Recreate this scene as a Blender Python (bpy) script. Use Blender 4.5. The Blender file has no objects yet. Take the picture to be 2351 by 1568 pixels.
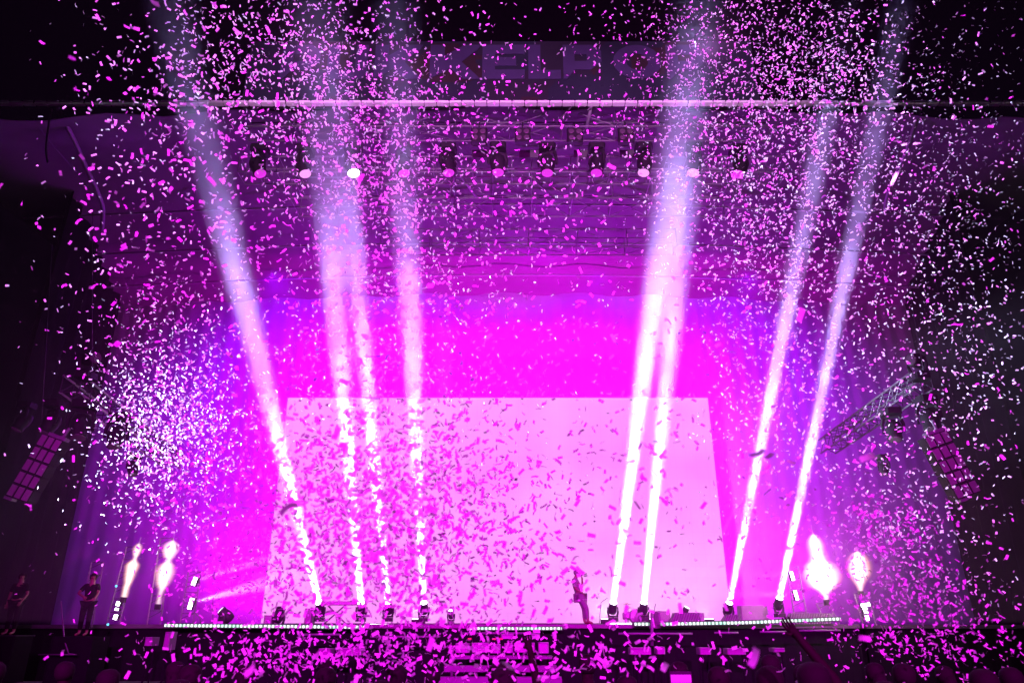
import bpy, math, random
from mathutils import Vector, Matrix, Quaternion
random.seed(11)
R = math.radians
C = bpy.data.collections.new('concert'); bpy.context.scene.collection.children.link(C)
S = bpy.context.scene

# ------------------------------------------------------------------ camera
TILT = math.atan(660/1650)
ZC = 2.0
cam_d = bpy.data.cameras.new('camera'); cam = bpy.data.objects.new('camera', cam_d); C.objects.link(cam)
cam_d.sensor_width = 36; cam_d.lens = 36*1650/2351
cam.location = (0, 0, ZC); cam.rotation_euler = (math.pi/2+TILT, 0, 0)
cam_d.clip_start = 0.05; cam_d.clip_end = 500
cam_d.dof.use_dof = True; cam_d.dof.focus_distance = 22; cam_d.dof.aperture_fstop = 2.2
S.camera = cam
CT, ST = math.cos(TILT), math.sin(TILT)
def P(px, py, D):
    """point at distance D in front of the camera seen at photo position (px,py) of a 2351 x 1568 view"""
    u, v = (px-1175.5)/1650, (784-py)/1650
    dx, dy, dz = u, CT-ST*v, ST+CT*v
    return Vector((dx, dy, dz))*(D/dy) + Vector((0, 0, ZC))
def proj(p):
    d = Vector(p)-Vector((0, 0, ZC)); f = d.y*CT+d.z*ST; up = -d.y*ST+d.z*CT
    if f < .05: return None
    return 1175.5+1650*d.x/f, 784-1650*up/f, f

# ------------------------------------------------------------------ world: night
W = bpy.data.worlds.new('World'); S.world = W; W.use_nodes = True
W.node_tree.nodes['Background'].inputs[0].default_value = (.25, .05, .6, 1)
W.node_tree.nodes['Background'].inputs[1].default_value = 0.0015
S.view_settings.view_transform = 'Standard'; S.view_settings.look = 'None'
S.view_settings.exposure = 0; S.view_settings.gamma = 1
S.render.engine = 'CYCLES'
cy = S.cycles
cy.use_denoising = True; cy.max_bounces = 5; cy.diffuse_bounces = 2; cy.glossy_bounces = 2
cy.transmission_bounces = 3; cy.volume_bounces = 0; cy.transparent_max_bounces = 8
cy.sample_clamp_indirect = 3; cy.use_light_tree = True; cy.caustics_reflective = False; cy.caustics_refractive = False
COLUMN = 0.026; HAZE = 0.0001; SMOKE = 0.0075

# ------------------------------------------------------------------ stage light (rig washes, with unseen lights added for header, canopy and paper)
def spot(name, loc, target, size, power, col, blend=1.0, radius=.06, parent=None):
    l = bpy.data.lights.new(name, 'SPOT'); o = bpy.data.objects.new(name, l); C.objects.link(o)
    l.energy = power; l.color = col; l.spot_size = R(size); l.spot_blend = blend; l.shadow_soft_size = radius
    o.location = loc; o.rotation_euler = (Vector(target)-Vector(loc)).to_track_quat('-Z', 'Y').to_euler()
    if parent: o.location = Vector(loc)-parent.location; o.parent = parent
    return o
MAG = (1.0, .0, 1.0); FOH = (1.0, .045, 1.0); VIO = (.30, .0, 1.0); PINK = (1.0, .25, 1.0); COOL = (.62, .66, 1.0); BLUE = (.50, .42, 1.0)
# front of house wash from the control tower behind the audience
spot('front_wash', (-7, -24, 13), (-1.6, 15, 6.8), 38, 155000, MAG, 1.0, .3)
spot('front_wash', (8, -24, 13), (1.2, 15, 6.8), 38, 148000, MAG, 1.0, .3)
for x in (-6.2, 0, 6.2):
    spot('header_fill', (x*.3, -24, 5), (x, 20, 19.1), 12, 110000, (1, .38, 1), 1.0, .3)  # added unseen lights that whiten the header beam
for x in (-6.5, 6.5):
    spot('paper_fill', (x, 19.0, 20.2), (x*.8, 8, 12.3), 54, 9500, (.85, .30, 1), 1.0, .2)  # added unseen lights above the frame, paling the upper confetti
# wash behind the video wall onto the backdrop
for x, e in ((-8.5, .36), (-3.5, .8), (2.5, 1.35), (7.0, .75)):
    spot('backdrop_wash', (x, 35.2, 8.0), (x*1.1, 38, 13.0), 150, 15500*e, MAG, 1.0, .3)
for x in (-12.8, 12.6):
    spot('backdrop_wash', (x, 34.4, 3.0), (x, 38, 8), 150, 6500, (.95, 0, 1), 1.0, .3)
for x, e in ((-11.0, 25000), (-5, 17000), (4, 15000), (11.0, 19000)):
    spot('backdrop_wash', (x, 29.5, 17.3), (x*1.05, 38.5, 13), 112, e, VIO, 1.0, .3)
for x, e in ((-8, 1.0), (1.5, 1.6), (9, 1.0)):
    spot('canopy_fill', (x, 35.6, 13.5), (x, 29, 20), 105, 5200*e, (.58, 0, 1), 1.0, .3)  # added uplights without lamps, carrying the purple glow onto the canopy
# added cool lights off frame at both sides, whitening the paper
spot('side_fill', (-17, 13.0, 2.5), (-5.2, 12.6, 5.4), 27, 95000, COOL, 1.0, .15)
spot('side_fill', (17, 13, .8), (8.5, 12.0, 4.0), 28, 18000, COOL, 1.0, .15)
spot('side_fill', (12, 14, 1.0), (5.0, 7.5, 10.5), 26, 24000, COOL, 1.0, .15)
spot('side_fill', (-15, 14, 3.0), (-5.5, 8, 8.5), 30, 24000, COOL, 1.0, .15)

# ------------------------------------------------------------------ materials
def mat(name, col, rough=.6, metal=0, var=.15, scale=6, bump=0, emit=None, es=0, spec=.5):
    m = bpy.data.materials.new(name); m.use_nodes = True; nt = m.node_tree; b = nt.nodes['Principled BSDF']
    tc = nt.nodes.new('ShaderNodeTexCoord'); n = nt.nodes.new('ShaderNodeTexNoise'); n.inputs['Scale'].default_value = scale
    n.inputs['Detail'].default_value = 4
    nt.links.new(tc.outputs['Object'], n.inputs['Vector'])
    mr = nt.nodes.new('ShaderNodeMixRGB'); mr.blend_type = 'MIX'
    mr.inputs[1].default_value = (*[c*(1-var) for c in col], 1); mr.inputs[2].default_value = (*[min(1, c*(1+var)) for c in col], 1)
    nt.links.new(n.outputs['Fac'], mr.inputs[0]); nt.links.new(mr.outputs[0], b.inputs['Base Color'])
    b.inputs['Specular IOR Level'].default_value = spec; b.inputs['Roughness'].default_value = rough; b.inputs['Metallic'].default_value = metal
    if bump:
        bp = nt.nodes.new('ShaderNodeBump'); bp.inputs['Strength'].default_value = bump; bp.inputs['Distance'].default_value = .02
        nt.links.new(n.outputs['Fac'], bp.inputs['Height']); nt.links.new(bp.outputs[0], b.inputs['Normal'])
    if emit: b.inputs['Emission Color'].default_value = (*emit, 1); b.inputs['Emission Strength'].default_value = es
    return m
M = dict(
    ground=mat('trodden_earth', (.006, .006, .005), .95, spec=.05, var=.4, scale=1.5, bump=.5),
    deck=mat('stage_deck', (.06, .06, .065), .45, var=.3),
    skirt=mat('black_skirt', (.006, .006, .007), .95, var=.3, spec=.05),
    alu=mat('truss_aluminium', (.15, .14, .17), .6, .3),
    chord=mat('lit_chord', (.42, .40, .44), .7), dalu=mat('dull_aluminium', (.07, .065, .08), .5, .3),  # chord is the truss metal lightened so the left wing looks lit
    black=mat('black_powdercoat', (.010, .010, .012), .6, spec=.25),
    grey=mat('grey_plastic', (.10, .10, .11), .5),
    grille=mat('speaker_grille', (.22, .21, .22), .7, var=.3, scale=60),
    cabinet=mat('cabinet_paint', (.015, .015, .015), .8, spec=.1),
    curtain=mat('curtain_cloth', (.24, .22, .26), .95, spec=.1, var=.12, scale=.7),
    sidecloth=mat('side_drape_cloth', (.005, .0045, .006), .95, spec=.03, var=.25, scale=.6),
    canopy=mat('canopy_fabric', (.085, .08, .09), .9, spec=.1, var=.25, scale=.5),
    header=mat('white_vinyl', (.82, .82, .84), .6, var=.06),
    banner_l=mat('banner_letters', (.032, .018, .075), .8, var=.2, scale=3),
    skin=mat('skin', (.16, .08, .055), .6), skin_shaded=mat('skin_shaded', (.007, .004, .003), .8, spec=.1),  # second tone is skin blackened to put the crowd in shade
    cloth=mat('dark_cloth', (.006, .005, .006), .95, spec=.1),
    cloth2=mat('violet_cloth', (.14, .13, .14), .9),
    red=mat('red_cloth', (.06, .006, .01), .9),
    hair=mat('dark_hair', (.005, .003, .003), .85, scale=40, spec=.15),
    brass=mat('cymbal_brass', (.6, .42, .15), .3, .9),
    shell=mat('drum_shell', (.3, .28, .3), .3),
    case=mat('flight_case', (.2, .19, .21), .5, var=.3),
    wood=mat('riser_ply', (.22, .2, .2), .7),
    cyan=mat('cyan_diode', (.1, .5, .6), emit=(.1, .8, 1), es=1.5),
    amber=mat('amber_tape', (.6, .4, .05), .6),
    strobe=mat('strobe_glass', (.8, .8, .8), emit=(.85, .9, 1), es=9),
    lens_w=mat('lens_white', (.06, .05, .06), emit=(.9, .93, 1), es=14),
    lens_m=mat('lens_magenta', (.06, .05, .06), emit=(1, .03, 1), es=.75),
    lens_p=mat('lens_pale', (.06, .05, .06), emit=(1, .35, 1), es=1.1),
    lens_d=mat('lens_dim', (.06, .05, .06), .2, emit=(.4, .0, .4), es=.05),
    phone=mat('phone_screen', (.1, .1, .1), emit=(.8, .02, .9), es=1.0),
)
def emis(name, col, s):
    m = bpy.data.materials.new(name); m.use_nodes = True; nt = m.node_tree; nt.nodes.clear()
    e = nt.nodes.new('ShaderNodeEmission'); o = nt.nodes.new('ShaderNodeOutputMaterial')
    e.inputs[0].default_value = (*col, 1); e.inputs[1].default_value = s; nt.links.new(e.outputs[0], o.inputs[0]); return m
def vol_emis(name, col, s):
    m = bpy.data.materials.new(name); m.use_nodes = True; nt = m.node_tree; nt.nodes.clear()
    e = nt.nodes.new('ShaderNodeEmission'); o = nt.nodes.new('ShaderNodeOutputMaterial')
    e.inputs[0].default_value = (*col, 1); e.inputs[1].default_value = s; nt.links.new(e.outputs[0], o.inputs['Volume']); return m
M['flame_core'] = vol_emis('flame_core', (1, .93, .78), 22)
M['flame_rim'] = vol_emis('flame_rim', (1, .42, .10), 1.5)

def led_wall():
    m = bpy.data.materials.new('led_wall'); m.use_nodes = True; nt = m.node_tree; nt.nodes.clear()
    N = nt.nodes.new; L = nt.links.new
    tc = N('ShaderNodeTexCoord'); sp = N('ShaderNodeSeparateXYZ'); L(tc.outputs['Object'], sp.inputs[0])
    # content: flat pale pink, paler in soft patches, in the diode grid of the modules
    w = N('ShaderNodeTexNoise'); w.inputs['Scale'].default_value = .22; w.inputs['Detail'].default_value = 2; L(tc.outputs['Object'], w.inputs['Vector'])
    rp = N('ShaderNodeValToRGB'); rp.color_ramp.elements[0].color = (1.05, .27, 1.05, 1); rp.color_ramp.elements[0].position = .34
    rp.color_ramp.elements[1].color = (1.1, .42, 1.1, 1); rp.color_ramp.elements[1].position = .66; L(w.outputs['Fac'], rp.inputs[0])
    def grid(inp, f, lo):
        a = N('ShaderNodeMath'); a.operation = 'MULTIPLY'; a.inputs[1].default_value = f; L(inp, a.inputs[0])
        b = N('ShaderNodeMath'); b.operation = 'FRACT'; L(a.outputs[0], b.inputs[0])
        c = N('ShaderNodeMath'); c.operation = 'GREATER_THAN'; c.inputs[1].default_value = .05; L(b.outputs[0], c.inputs[0])
        d = N('ShaderNodeMath'); d.operation = 'MULTIPLY_ADD'; d.inputs[1].default_value = 1-lo; d.inputs[2].default_value = lo; L(c.outputs[0], d.inputs[0]); return d.outputs[0]
    g = N('ShaderNodeMath'); g.operation = 'MULTIPLY'; L(grid(sp.outputs[0], 2.0, .93), g.inputs[0]); L(grid(sp.outputs[2], 2.0, .95), g.inputs[1])
    e = N('ShaderNodeEmission'); L(rp.outputs[0], e.inputs[0]); L(g.outputs[0], e.inputs[1])
    o = N('ShaderNodeOutputMaterial'); L(e.outputs[0], o.inputs[0]); return m
M['led_wall'] = led_wall()

def strip_mat():
    m = bpy.data.materials.new('led_strip_diodes'); m.use_nodes = True; nt = m.node_tree; nt.nodes.clear()
    N = nt.nodes.new; L = nt.links.new
    tc = N('ShaderNodeTexCoord'); sp = N('ShaderNodeSeparateXYZ'); L(tc.outputs['Object'], sp.inputs[0])
    a = N('ShaderNodeMath'); a.operation = 'MULTIPLY'; a.inputs[1].default_value = 2*math.pi/.12; L(sp.outputs[0], a.inputs[0])
    s = N('ShaderNodeMath'); s.operation = 'SINE'; L(a.outputs[0], s.inputs[0])
    n = N('ShaderNodeTexNoise'); n.inputs['Scale'].default_value = .8; L(tc.outputs['Object'], n.inputs['Vector'])
    r = N('ShaderNodeValToRGB'); r.color_ramp.elements[0].color = (.15, .75, .5, 1); r.color_ramp.elements[0].position = .38
    r.color_ramp.elements[1].color = (.85, 1, .95, 1); r.color_ramp.elements[1].position = .5; L(n.outputs['Fac'], r.inputs[0])
    q = N('ShaderNodeMath'); q.operation = 'MULTIPLY_ADD'; q.inputs[1].default_value = .85; q.inputs[2].default_value = 1.15; L(s.outputs[0], q.inputs[0])
    e = N('ShaderNodeEmission'); L(r.outputs[0], e.inputs[0]); L(q.outputs[0], e.inputs[1])
    o = N('ShaderNodeOutputMaterial'); L(e.outputs[0], o.inputs[0]); return m
M['strip'] = strip_mat()

def banner_mat():
    m = bpy.data.materials.new('banner_print'); m.use_nodes = True; nt = m.node_tree; b = nt.nodes['Principled BSDF']
    N = nt.nodes.new; L = nt.links.new
    tc = N('ShaderNodeTexCoord'); v = N('ShaderNodeTexVoronoi'); v.distance = 'MANHATTAN'; v.inputs['Scale'].default_value = .55
    L(tc.outputs['Object'], v.inputs['Vector'])
    sp = N('ShaderNodeSeparateXYZ'); L(v.outputs['Color'], sp.inputs[0])
    r = N('ShaderNodeValToRGB'); r.color_ramp.interpolation = 'CONSTANT'
    r.color_ramp.elements[0].color = (.0015, .004, .018, 1); r.color_ramp.elements[1].color = (.012, .001, .004, 1); r.color_ramp.elements[1].position = .42
    for p_, c_ in ((.6, (.004, .0015, .012, 1)), (.8, (.0, .006, .014, 1))):
        el = r.color_ramp.elements.new(p_); el.color = c_
    L(sp.outputs[0], r.inputs[0]); L(r.outputs[0], b.inputs['Base Color']); b.inputs['Roughness'].default_value = .8; return m
M['banner'] = banner_mat()

def paper_mat():
    m = bpy.data.materials.new('confetti_paper'); m.use_nodes = True; nt = m.node_tree; nt.nodes.clear()
    N = nt.nodes.new; L = nt.links.new
    g = N('ShaderNodeNewGeometry'); oi = N('ShaderNodeObjectInfo'); ad = N('ShaderNodeMath'); ad.operation = 'ADD'
    L(g.outputs['Random Per Island'], ad.inputs[0]); L(oi.outputs['Random'], ad.inputs[1])
    fr = N('ShaderNodeMath'); fr.operation = 'FRACT'; L(ad.outputs[0], fr.inputs[0])
    r = N('ShaderNodeValToRGB'); r.color_ramp.elements[0].color = (.55, .5, .6, 1); r.color_ramp.elements[1].color = (.88, .86, .88, 1)
    L(fr.outputs[0], r.inputs[0])
    d = N('ShaderNodeBsdfDiffuse'); t = N('ShaderNodeBsdfTranslucent'); gl = N('ShaderNodeBsdfGlossy'); gl.inputs['Roughness'].default_value = .35
    L(r.outputs[0], d.inputs[0]); L(r.outputs[0], t.inputs[0])
    mx = N('ShaderNodeMixShader'); mx.inputs[0].default_value = .4; L(d.outputs[0], mx.inputs[1]); L(t.outputs[0], mx.inputs[2])
    m2 = N('ShaderNodeMixShader'); m2.inputs[0].default_value = .06; L(mx.outputs[0], m2.inputs[1]); L(gl.outputs[0], m2.inputs[2])
    o = N('ShaderNodeOutputMaterial'); L(m2.outputs[0], o.inputs[0]); return m
M['paper'] = paper_mat()

# ------------------------------------------------------------------ helpers
def tag(o, label=None, cat=None, group=None, kind=None):
    if label: o['label'] = label
    if cat: o['category'] = cat
    if group: o['group'] = group
    if kind: o['kind'] = kind
    return o
def thing(name, label, cat, loc=(0, 0, 0), group=None):
    o = bpy.data.objects.new(name, None); C.objects.link(o); o.location = loc; o.empty_display_size = .2
    return tag(o, label, cat, group)
def wloc(o):
    v = Vector((0, 0, 0))
    while o: v += o.location; o = o.parent
    return v
class MB:
    def __init__(s): s.v = []; s.f = []; s.smooth = False
    def add(s, vs, fs):
        n = len(s.v); s.v += [Vector(v) for v in vs]; s.f += [tuple(i+n for i in f) for f in fs]; return s
    def box(s, c, d, rot=None, taper=1.0, bev=0.0):
        x, y, z = d[0]/2, d[1]/2, d[2]/2; pts = []
        if bev:
            k = min(bev, x*.9, y*.9)
            ring = [(-x+k, -y), (x-k, -y), (x, -y+k), (x, y-k), (x-k, y), (-x+k, y), (-x, y-k), (-x, -y+k)]
            n = 8
            pts = [Vector((a, b, -z)) for a, b in ring]+[Vector((a*taper, b*taper, z)) for a, b in ring]
            fs = [tuple(reversed(range(n))), tuple(range(n, 2*n))]+[(i, (i+1) % n, n+(i+1) % n, n+i) for i in range(n)]
        else:
            for zz, t in ((-z, 1), (z, taper)):
                pts += [Vector((-x*t, -y*t, zz)), Vector((x*t, -y*t, zz)), Vector((x*t, y*t, zz)), Vector((-x*t, y*t, zz))]
            fs = [(3, 2, 1, 0), (4, 5, 6, 7), (0, 1, 5, 4), (1, 2, 6, 5), (2, 3, 7, 6), (3, 0, 4, 7)]
        if rot is not None: pts = [rot @ p for p in pts]
        return s.add([p+Vector(c) for p in pts], fs)
    def tube(s, a, b, r, n=8, r2=None):
        a, b = Vector(a), Vector(b); r2 = r if r2 is None else r2
        q = (b-a).to_track_quat('Z', 'Y'); pts = []
        for c, rr in ((a, r), (b, r2)):
            pts += [c+q @ Vector((rr*math.cos(2*math.pi*i/n), rr*math.sin(2*math.pi*i/n), 0)) for i in range(n)]
        return s.add(pts, [tuple(reversed(range(n))), tuple(range(n, 2*n))]+[(i, (i+1) % n, n+(i+1) % n, n+i) for i in range(n)])
    def path(s, pts, r, n=7):
        pts = [Vector(p) for p in pts]; vs = []; fs = []
        for i, p in enumerate(pts):
            t = (pts[min(i+1, len(pts)-1)]-pts[max(i-1, 0)]); q = t.to_track_quat('Z', 'Y'); rr = r[i] if isinstance(r, (list, tuple)) else r
            vs += [p+q @ Vector((rr*math.cos(2*math.pi*k/n), rr*math.sin(2*math.pi*k/n), 0)) for k in range(n)]
        for i in range(len(pts)-1):
            fs += [(i*n+k, i*n+(k+1) % n, (i+1)*n+(k+1) % n, (i+1)*n+k) for k in range(n)]
        fs += [tuple(reversed(range(n))), tuple(range((len(pts)-1)*n, len(pts)*n))]
        return s.add(vs, fs)
    def lathe(s, c, prof, axis=(0, 0, 1), n=16, squash=1.0, closed=True):
        q = Vector(axis).to_track_quat('Z', 'Y'); vs = []; fs = []; c = Vector(c)
        for h, r in prof:
            vs += [c+q @ Vector((r*math.cos(2*math.pi*k/n), r*squash*math.sin(2*math.pi*k/n), h)) for k in range(n)]
        for i in range(len(prof)-1):
            fs += [(i*n+k, i*n+(k+1) % n, (i+1)*n+(k+1) % n, (i+1)*n+k) for k in range(n)]
        fs += [tuple(reversed(range(n))), tuple(range((len(prof)-1)*n, len(prof)*n))]
        return s.add(vs, fs)
    def prism(s, poly, y0, y1, org=(0, 0, 0)):
        n = len(poly); o = Vector(org)
        vs = [o+Vector((x, y0, z)) for x, z in poly]+[o+Vector((x, y1, z)) for x, z in poly]
        return s.add(vs, [tuple(range(n)), tuple(reversed(range(n, 2*n)))]+[(i, n+i, n+(i+1) % n, (i+1) % n) for i in range(n)])
    def build(s, name, m, parent=None, smooth=False):
        off = wloc(parent) if parent else Vector((0, 0, 0))
        me = bpy.data.meshes.new(name); me.from_pydata([v-off for v in s.v], [], s.f); me.update()
        if m: me.materials.append(m)
        if smooth:
            for p in me.polygons: p.use_smooth = True
        o = bpy.data.objects.new(name, me); C.objects.link(o)
        if parent: o.parent = parent
        return o
def solo(o, org):
    """put a one-mesh thing's origin at its base"""
    org = Vector(org)
    for v in o.data.vertices: v.co -= org
    o.location = org; return o
def copy_tree(o, parent=None):
    c = o.copy(); C.objects.link(c)
    if parent: c.parent = parent
    for ch in list(o.children): copy_tree(ch, c)
    return c

# ------------------------------------------------------------------ setting: ground, backdrop, drapes, canopy
ZS = ZC+.15                      # stage floor
tag(MB().add([(-150, -150, 0), (150, -150, 0), (150, 150, 0), (-150, 150, 0)], [(0, 1, 2, 3)]).build('ground', M['ground']), kind='structure')

def curtain(name, a, b, z0, z1, m, label, amp=.16, pitch=.75, thick=.02):
    a, b = Vector(a), Vector(b); L_ = (b-a).length; n = int(L_/pitch*6); d = (b-a)/L_; nrm = Vector((-d.y, d.x, 0)); mb = MB(); vs = []; fs = []
    zz = [z0, z0+(z1-z0)*.35, z0+(z1-z0)*.7, z1]
    for s_ in (0, 1):
        for i in range(n+1):
            for k, z in enumerate(zz):
                t = i/n*L_; ph = t/pitch*2*math.pi
                w = amp*(math.sin(ph+.7*math.sin(ph*.31))+.35*math.sin(ph*.53+k*.15))*(1-.5*k/3)
                p = a+d*t+nrm*(w+s_*thick); vs.append((p.x, p.y, z))
    K = len(zz); H = (n+1)*K
    for i in range(n):
        for k in range(K-1):
            q = (i*K+k, (i+1)*K+k, (i+1)*K+k+1, i*K+k+1); fs.append(q); fs.append(tuple(H+j for j in reversed(q)))
    o = mb.add(vs, fs).build(name, m, smooth=True)
    solo(o, (a.x, a.y, z0)); return tag(o, label, 'curtain')
curtain('backdrop_curtain', (-25, 38.5, 0), (25, 38.5, 0), ZS, 21.5, M['curtain'], 'pleated backdrop cloth glowing magenta behind the pale video wall', .03, .8)
curtain('side_drape', (-19.3, 27, 0), (-23, 38.3, 0), ZS, 22, M['sidecloth'], 'dark folded drape closing the left wing of the stage', .3, 1.6)
curtain('side_drape', (23, 38.3, 0), (19.3, 27, 0), ZS, 22, M['sidecloth'], 'dark folded drape closing the right wing of the stage', .3, 1.6)

# canopy: long fabric bays with seams over the stage
can = thing('roof_canopy', 'dark fabric stage roof with seams above the hanging trusses', 'roof', (0, 30, 19.8))
mb = MB(); vs = []; fs = []; nx, ny = 46, 14
for s_ in (0, .04):
    for j in range(ny+1):
        for i in range(nx+1):
            x = -23+46*i/nx; y = 20.1+18.5*j/ny
            vs.append((x, y, 18.72+1.7*min(1, (y-20.1)/4)+1.1*(math.cos(x/23*1.3)-1)+.10*abs(math.sin(j*math.pi/2))+.12*math.cos(i*1.4)+s_))
H = (nx+1)*(ny+1)
for j in range(ny):
    for i in range(nx):
        q = (j*(nx+1)+i, j*(nx+1)+i+1, (j+1)*(nx+1)+i+1, (j+1)*(nx+1)+i); fs += [tuple(reversed(q)), tuple(H+k for k in q)]
mb.add(vs, fs).build('fabric', M['canopy'], can, True)
for y in (22.2, 28.0, 31.5, 35):
    m2 = MB(); m2.path([(x, y, 19.9+1.1*(math.cos(x/23*1.3)-1)) for x in range(-22, 23, 4)], .05, 6); m2.build('rafter', M['alu'], can)

# ------------------------------------------------------------------ stage platform
st = thing('stage_platform', 'wide raised black stage with a trim edge and dark skirting', 'stage', (0, 25, 0))
edge = [(-13.2, 24.9), (-6, 24.7), (2, 24.6), (11.2, 24.9)]
outline = [(-23, 38.9), (-23, 27.0), (-13.2, 26.2)]+edge+[(12.0, 26.2), (23, 27.0), (23, 38.9)]
def slab(mb, pts, z0, z1):
    n = len(pts); vs = [(x, y, z0) for x, y in pts]+[(x, y, z1) for x, y in pts]
    return mb.add(vs, [tuple(range(n)), tuple(reversed(range(n, 2*n)))]+[(i, n+i, n+(i+1) % n, (i+1) % n) for i in range(n)])
slab(MB(), outline, ZS-.12, ZS).build('deck', M['deck'], st)
mb = MB()
for i in range(len(outline)-1):
    a, b = Vector((*outline[i], 0)), Vector((*outline[i+1], 0))
    if i in (0, len(outline)-2): continue
    n = max(2, int((b-a).length/.35)); d = (b-a).normalized(); nr = Vector((-d.y, d.x, 0))
    vs = []
    for k in range(n+1):
        p = a.lerp(b, k/n)+nr*(.12+.04*(k % 2)); vs += [(p.x, p.y, 0), (p.x, p.y, ZS-.13)]
    mb.add(vs, [(2*k, 2*k+2, 2*k+3, 2*k+1) for k in range(n)])
mb.build('skirt', M['skirt'], st)

# LED strips along the front lip
def strip(px0, py0, px1, py1, D, h, label, m=None, name='led_strip'):
    a, b = P(px0, py0, D), P(px1, py1, D); t = thing(name, label, 'light strip', (a+b)/2, 'light strips along the stage edge')
    ang = math.atan2(b.z-a.z, b.x-a.x); rot = Matrix.Rotation(-ang, 3, 'Y'); L_ = (b-a).length
    MB().box((a+b)/2+Vector((0, .04, 0)), (L_+.04, .05, h+.05), rot).build('channel', M['black'], t)
    MB().box((a+b)/2+Vector((0, .005, 0)), (L_, .03, h), rot).build('diodes', m or M['strip'], t)
    return t
strip(378, 1435, 604, 1437, 24.3, .085, 'leftmost strip of green white diodes on the stage edge')
strip(606, 1437, 836, 1439, 24.3, .085, 'white diode strip under the folding table on stage')
strip(1078, 1442, 1290, 1442, 24.3, .075, 'green diode strip on the stage edge above the pit cases')
strip(1457, 1432, 1491, 1432, 24.3, .085, 'short white diode strip below the cymbals')
strip(1517, 1432, 1700, 1429, 24.3, .085, 'white diode strip below the ribbed grey ramp')
strip(1702, 1429, 1930, 1420, 24.3, .085, 'rightmost strip of white diodes on the stage edge')
strip(850, 1433, 975, 1435, 24.9, .035, 'thin pale diode line on the deck left of centre', M['strobe'])
strip(1400, 1431, 1450, 1431, 24.9, .035, 'thin pale diode line on the deck right of the singer', M['strobe'])

# ------------------------------------------------------------------ video wall
tl, tr, bl, br = P(660, 914, 34), P(1627, 912, 34), P(598, 1436, 34), P(1680, 1436, 34)
x0, x1, zt = bl.x, br.x, (tl.z+tr.z)/2
vw = thing('video_wall', 'huge pale pink LED video wall at the back of the stage', 'video screen', ((x0+x1)/2, 34, ZS))
pn = MB().box(((x0+x1)/2, 34.05, (ZS+.1+zt)/2), (x1-x0, .1, zt-ZS-.1)).build('led_panel', M['led_wall'], vw)
MB().box(((x0+x1)/2, 34.3, (ZS+.1+zt)/2), (x1-x0-.2, .36, zt-ZS-.3)).build('housing', M['black'], vw)
mb = MB()
for k in range(9):
    x = x0+1+(x1-x0-2)*k/8; mb.tube((x, 34.7, ZS), (x, 34.7, zt), .05); mb.tube((x, 34.7, zt*.7), (x, 36.0, ZS), .04)
mb.build('support_frame', M['dalu'], vw)

# ------------------------------------------------------------------ header beam and banner
zh = P(1175, 238, 20).z
hb = thing('header_beam', 'long white beam across the front of the stage roof', 'beam', (0, 20, zh))
mb = MB(); sm = MB(); n = 120; xs = -26; seg = 52/n
for i in range(n):
    mb.box((xs+seg*(i+.5), 20, zh), (seg-.02, .2, .09), bev=.03)
mb.build('panel_run', M['header'], hb)
MB().box((0, 20.02, zh), (52, .1, .06)).build('core', M['black'], hb)
for i in range(2, n, 4): sm.box((xs+seg*i, 19.93, zh), (.03, .04, .095))
sm.build('clamps', M['black'], hb)
bn = thing('festival_banner', 'dark banner with PUKKELPOP in violet block letters above the beam', 'banner', (0, 20.2, zh))
zb0, zb1 = zh+.12, P(1175, 85, 20).z
bl_, br_ = P(560, 200, 20.2).x, P(1740, 200, 20.2).x
MB().box(((bl_+br_)/2, 20.25, (zb0+zb1)/2), (br_-bl_, .05, zb1-zb0)).build('printed_cloth', M['banner'], bn)
G = {'P': [[(0, 0), (.22, .0), (.22, .28), (.72, .28), (1, .45), (1, .82), (.8, 1), (0, 1)], ],
     }
def letter_boxes(ch):
    if ch == 'P': return [[(0, 0), (.08, .0), (.3, .25), (.3, 1), (0, 1)], [(.3, .72), (.62, .72), (.62, .52), (.3, .52), (.3, .27), (.72, .27), (1, .5), (1, .82), (.76, 1), (.3, 1)]]
    if ch == 'U': return [[(0, .2), (.12, 0), (.3, 0), (.3, 1), (0, 1)], [(.7, 0), (.88, 0), (1, .2), (1, 1), (.7, 1)], [(.3, 0), (.7, 0), (.7, .24), (.3, .24)]]
    if ch == 'K': return [[(0, 0), (.3, .2), (.3, 1), (0, 1)], [(.3, .2), (.42, .32), (.7, 0), (1.06, 0), (.66, .5), (1.0, .88), (1.05, 1), (.72, 1), (.3, .68)]]
    if ch == 'E': return [[(0, 0), (.3, 0), (.3, 1), (0, 1)], [(.3, .73), (1, .73), (1, 1), (.3, 1)], [(.3, .38), (.8, .38), (.8, .63), (.3, .63)], [(.3, 0), (1, 0), (1, .27), (.3, .27)]]
    if ch == 'L': return [[(0, 0), (.38, 0), (.38, 1), (0, 1)], [(.38, 0), (1, 0), (1, .26), (.38, .26)]]
    if ch == 'O':
        out = []; N_ = 16
        for i in range(N_):
            a0, a1 = 2*math.pi*i/N_, 2*math.pi*(i+1)/N_
            f = lambda a, r, q: (.5+.56*r*math.cos(a), .5+.5*q*math.sin(a))
            out.append([f(a0, .45, .48), f(a0, 1, 1), f(a1, 1, 1), f(a1, .45, .48)])
        return out
lp0, lp1 = P(1175, 182, 20.2).z, P(1175, 104, 20.2).z
centers = [655, 770, 880, 1030, 1150, 1275, 1362, 1497, 1610]
wid = [88, 92, 104, 110, 97, 74, 88, 100, 88]
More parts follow.
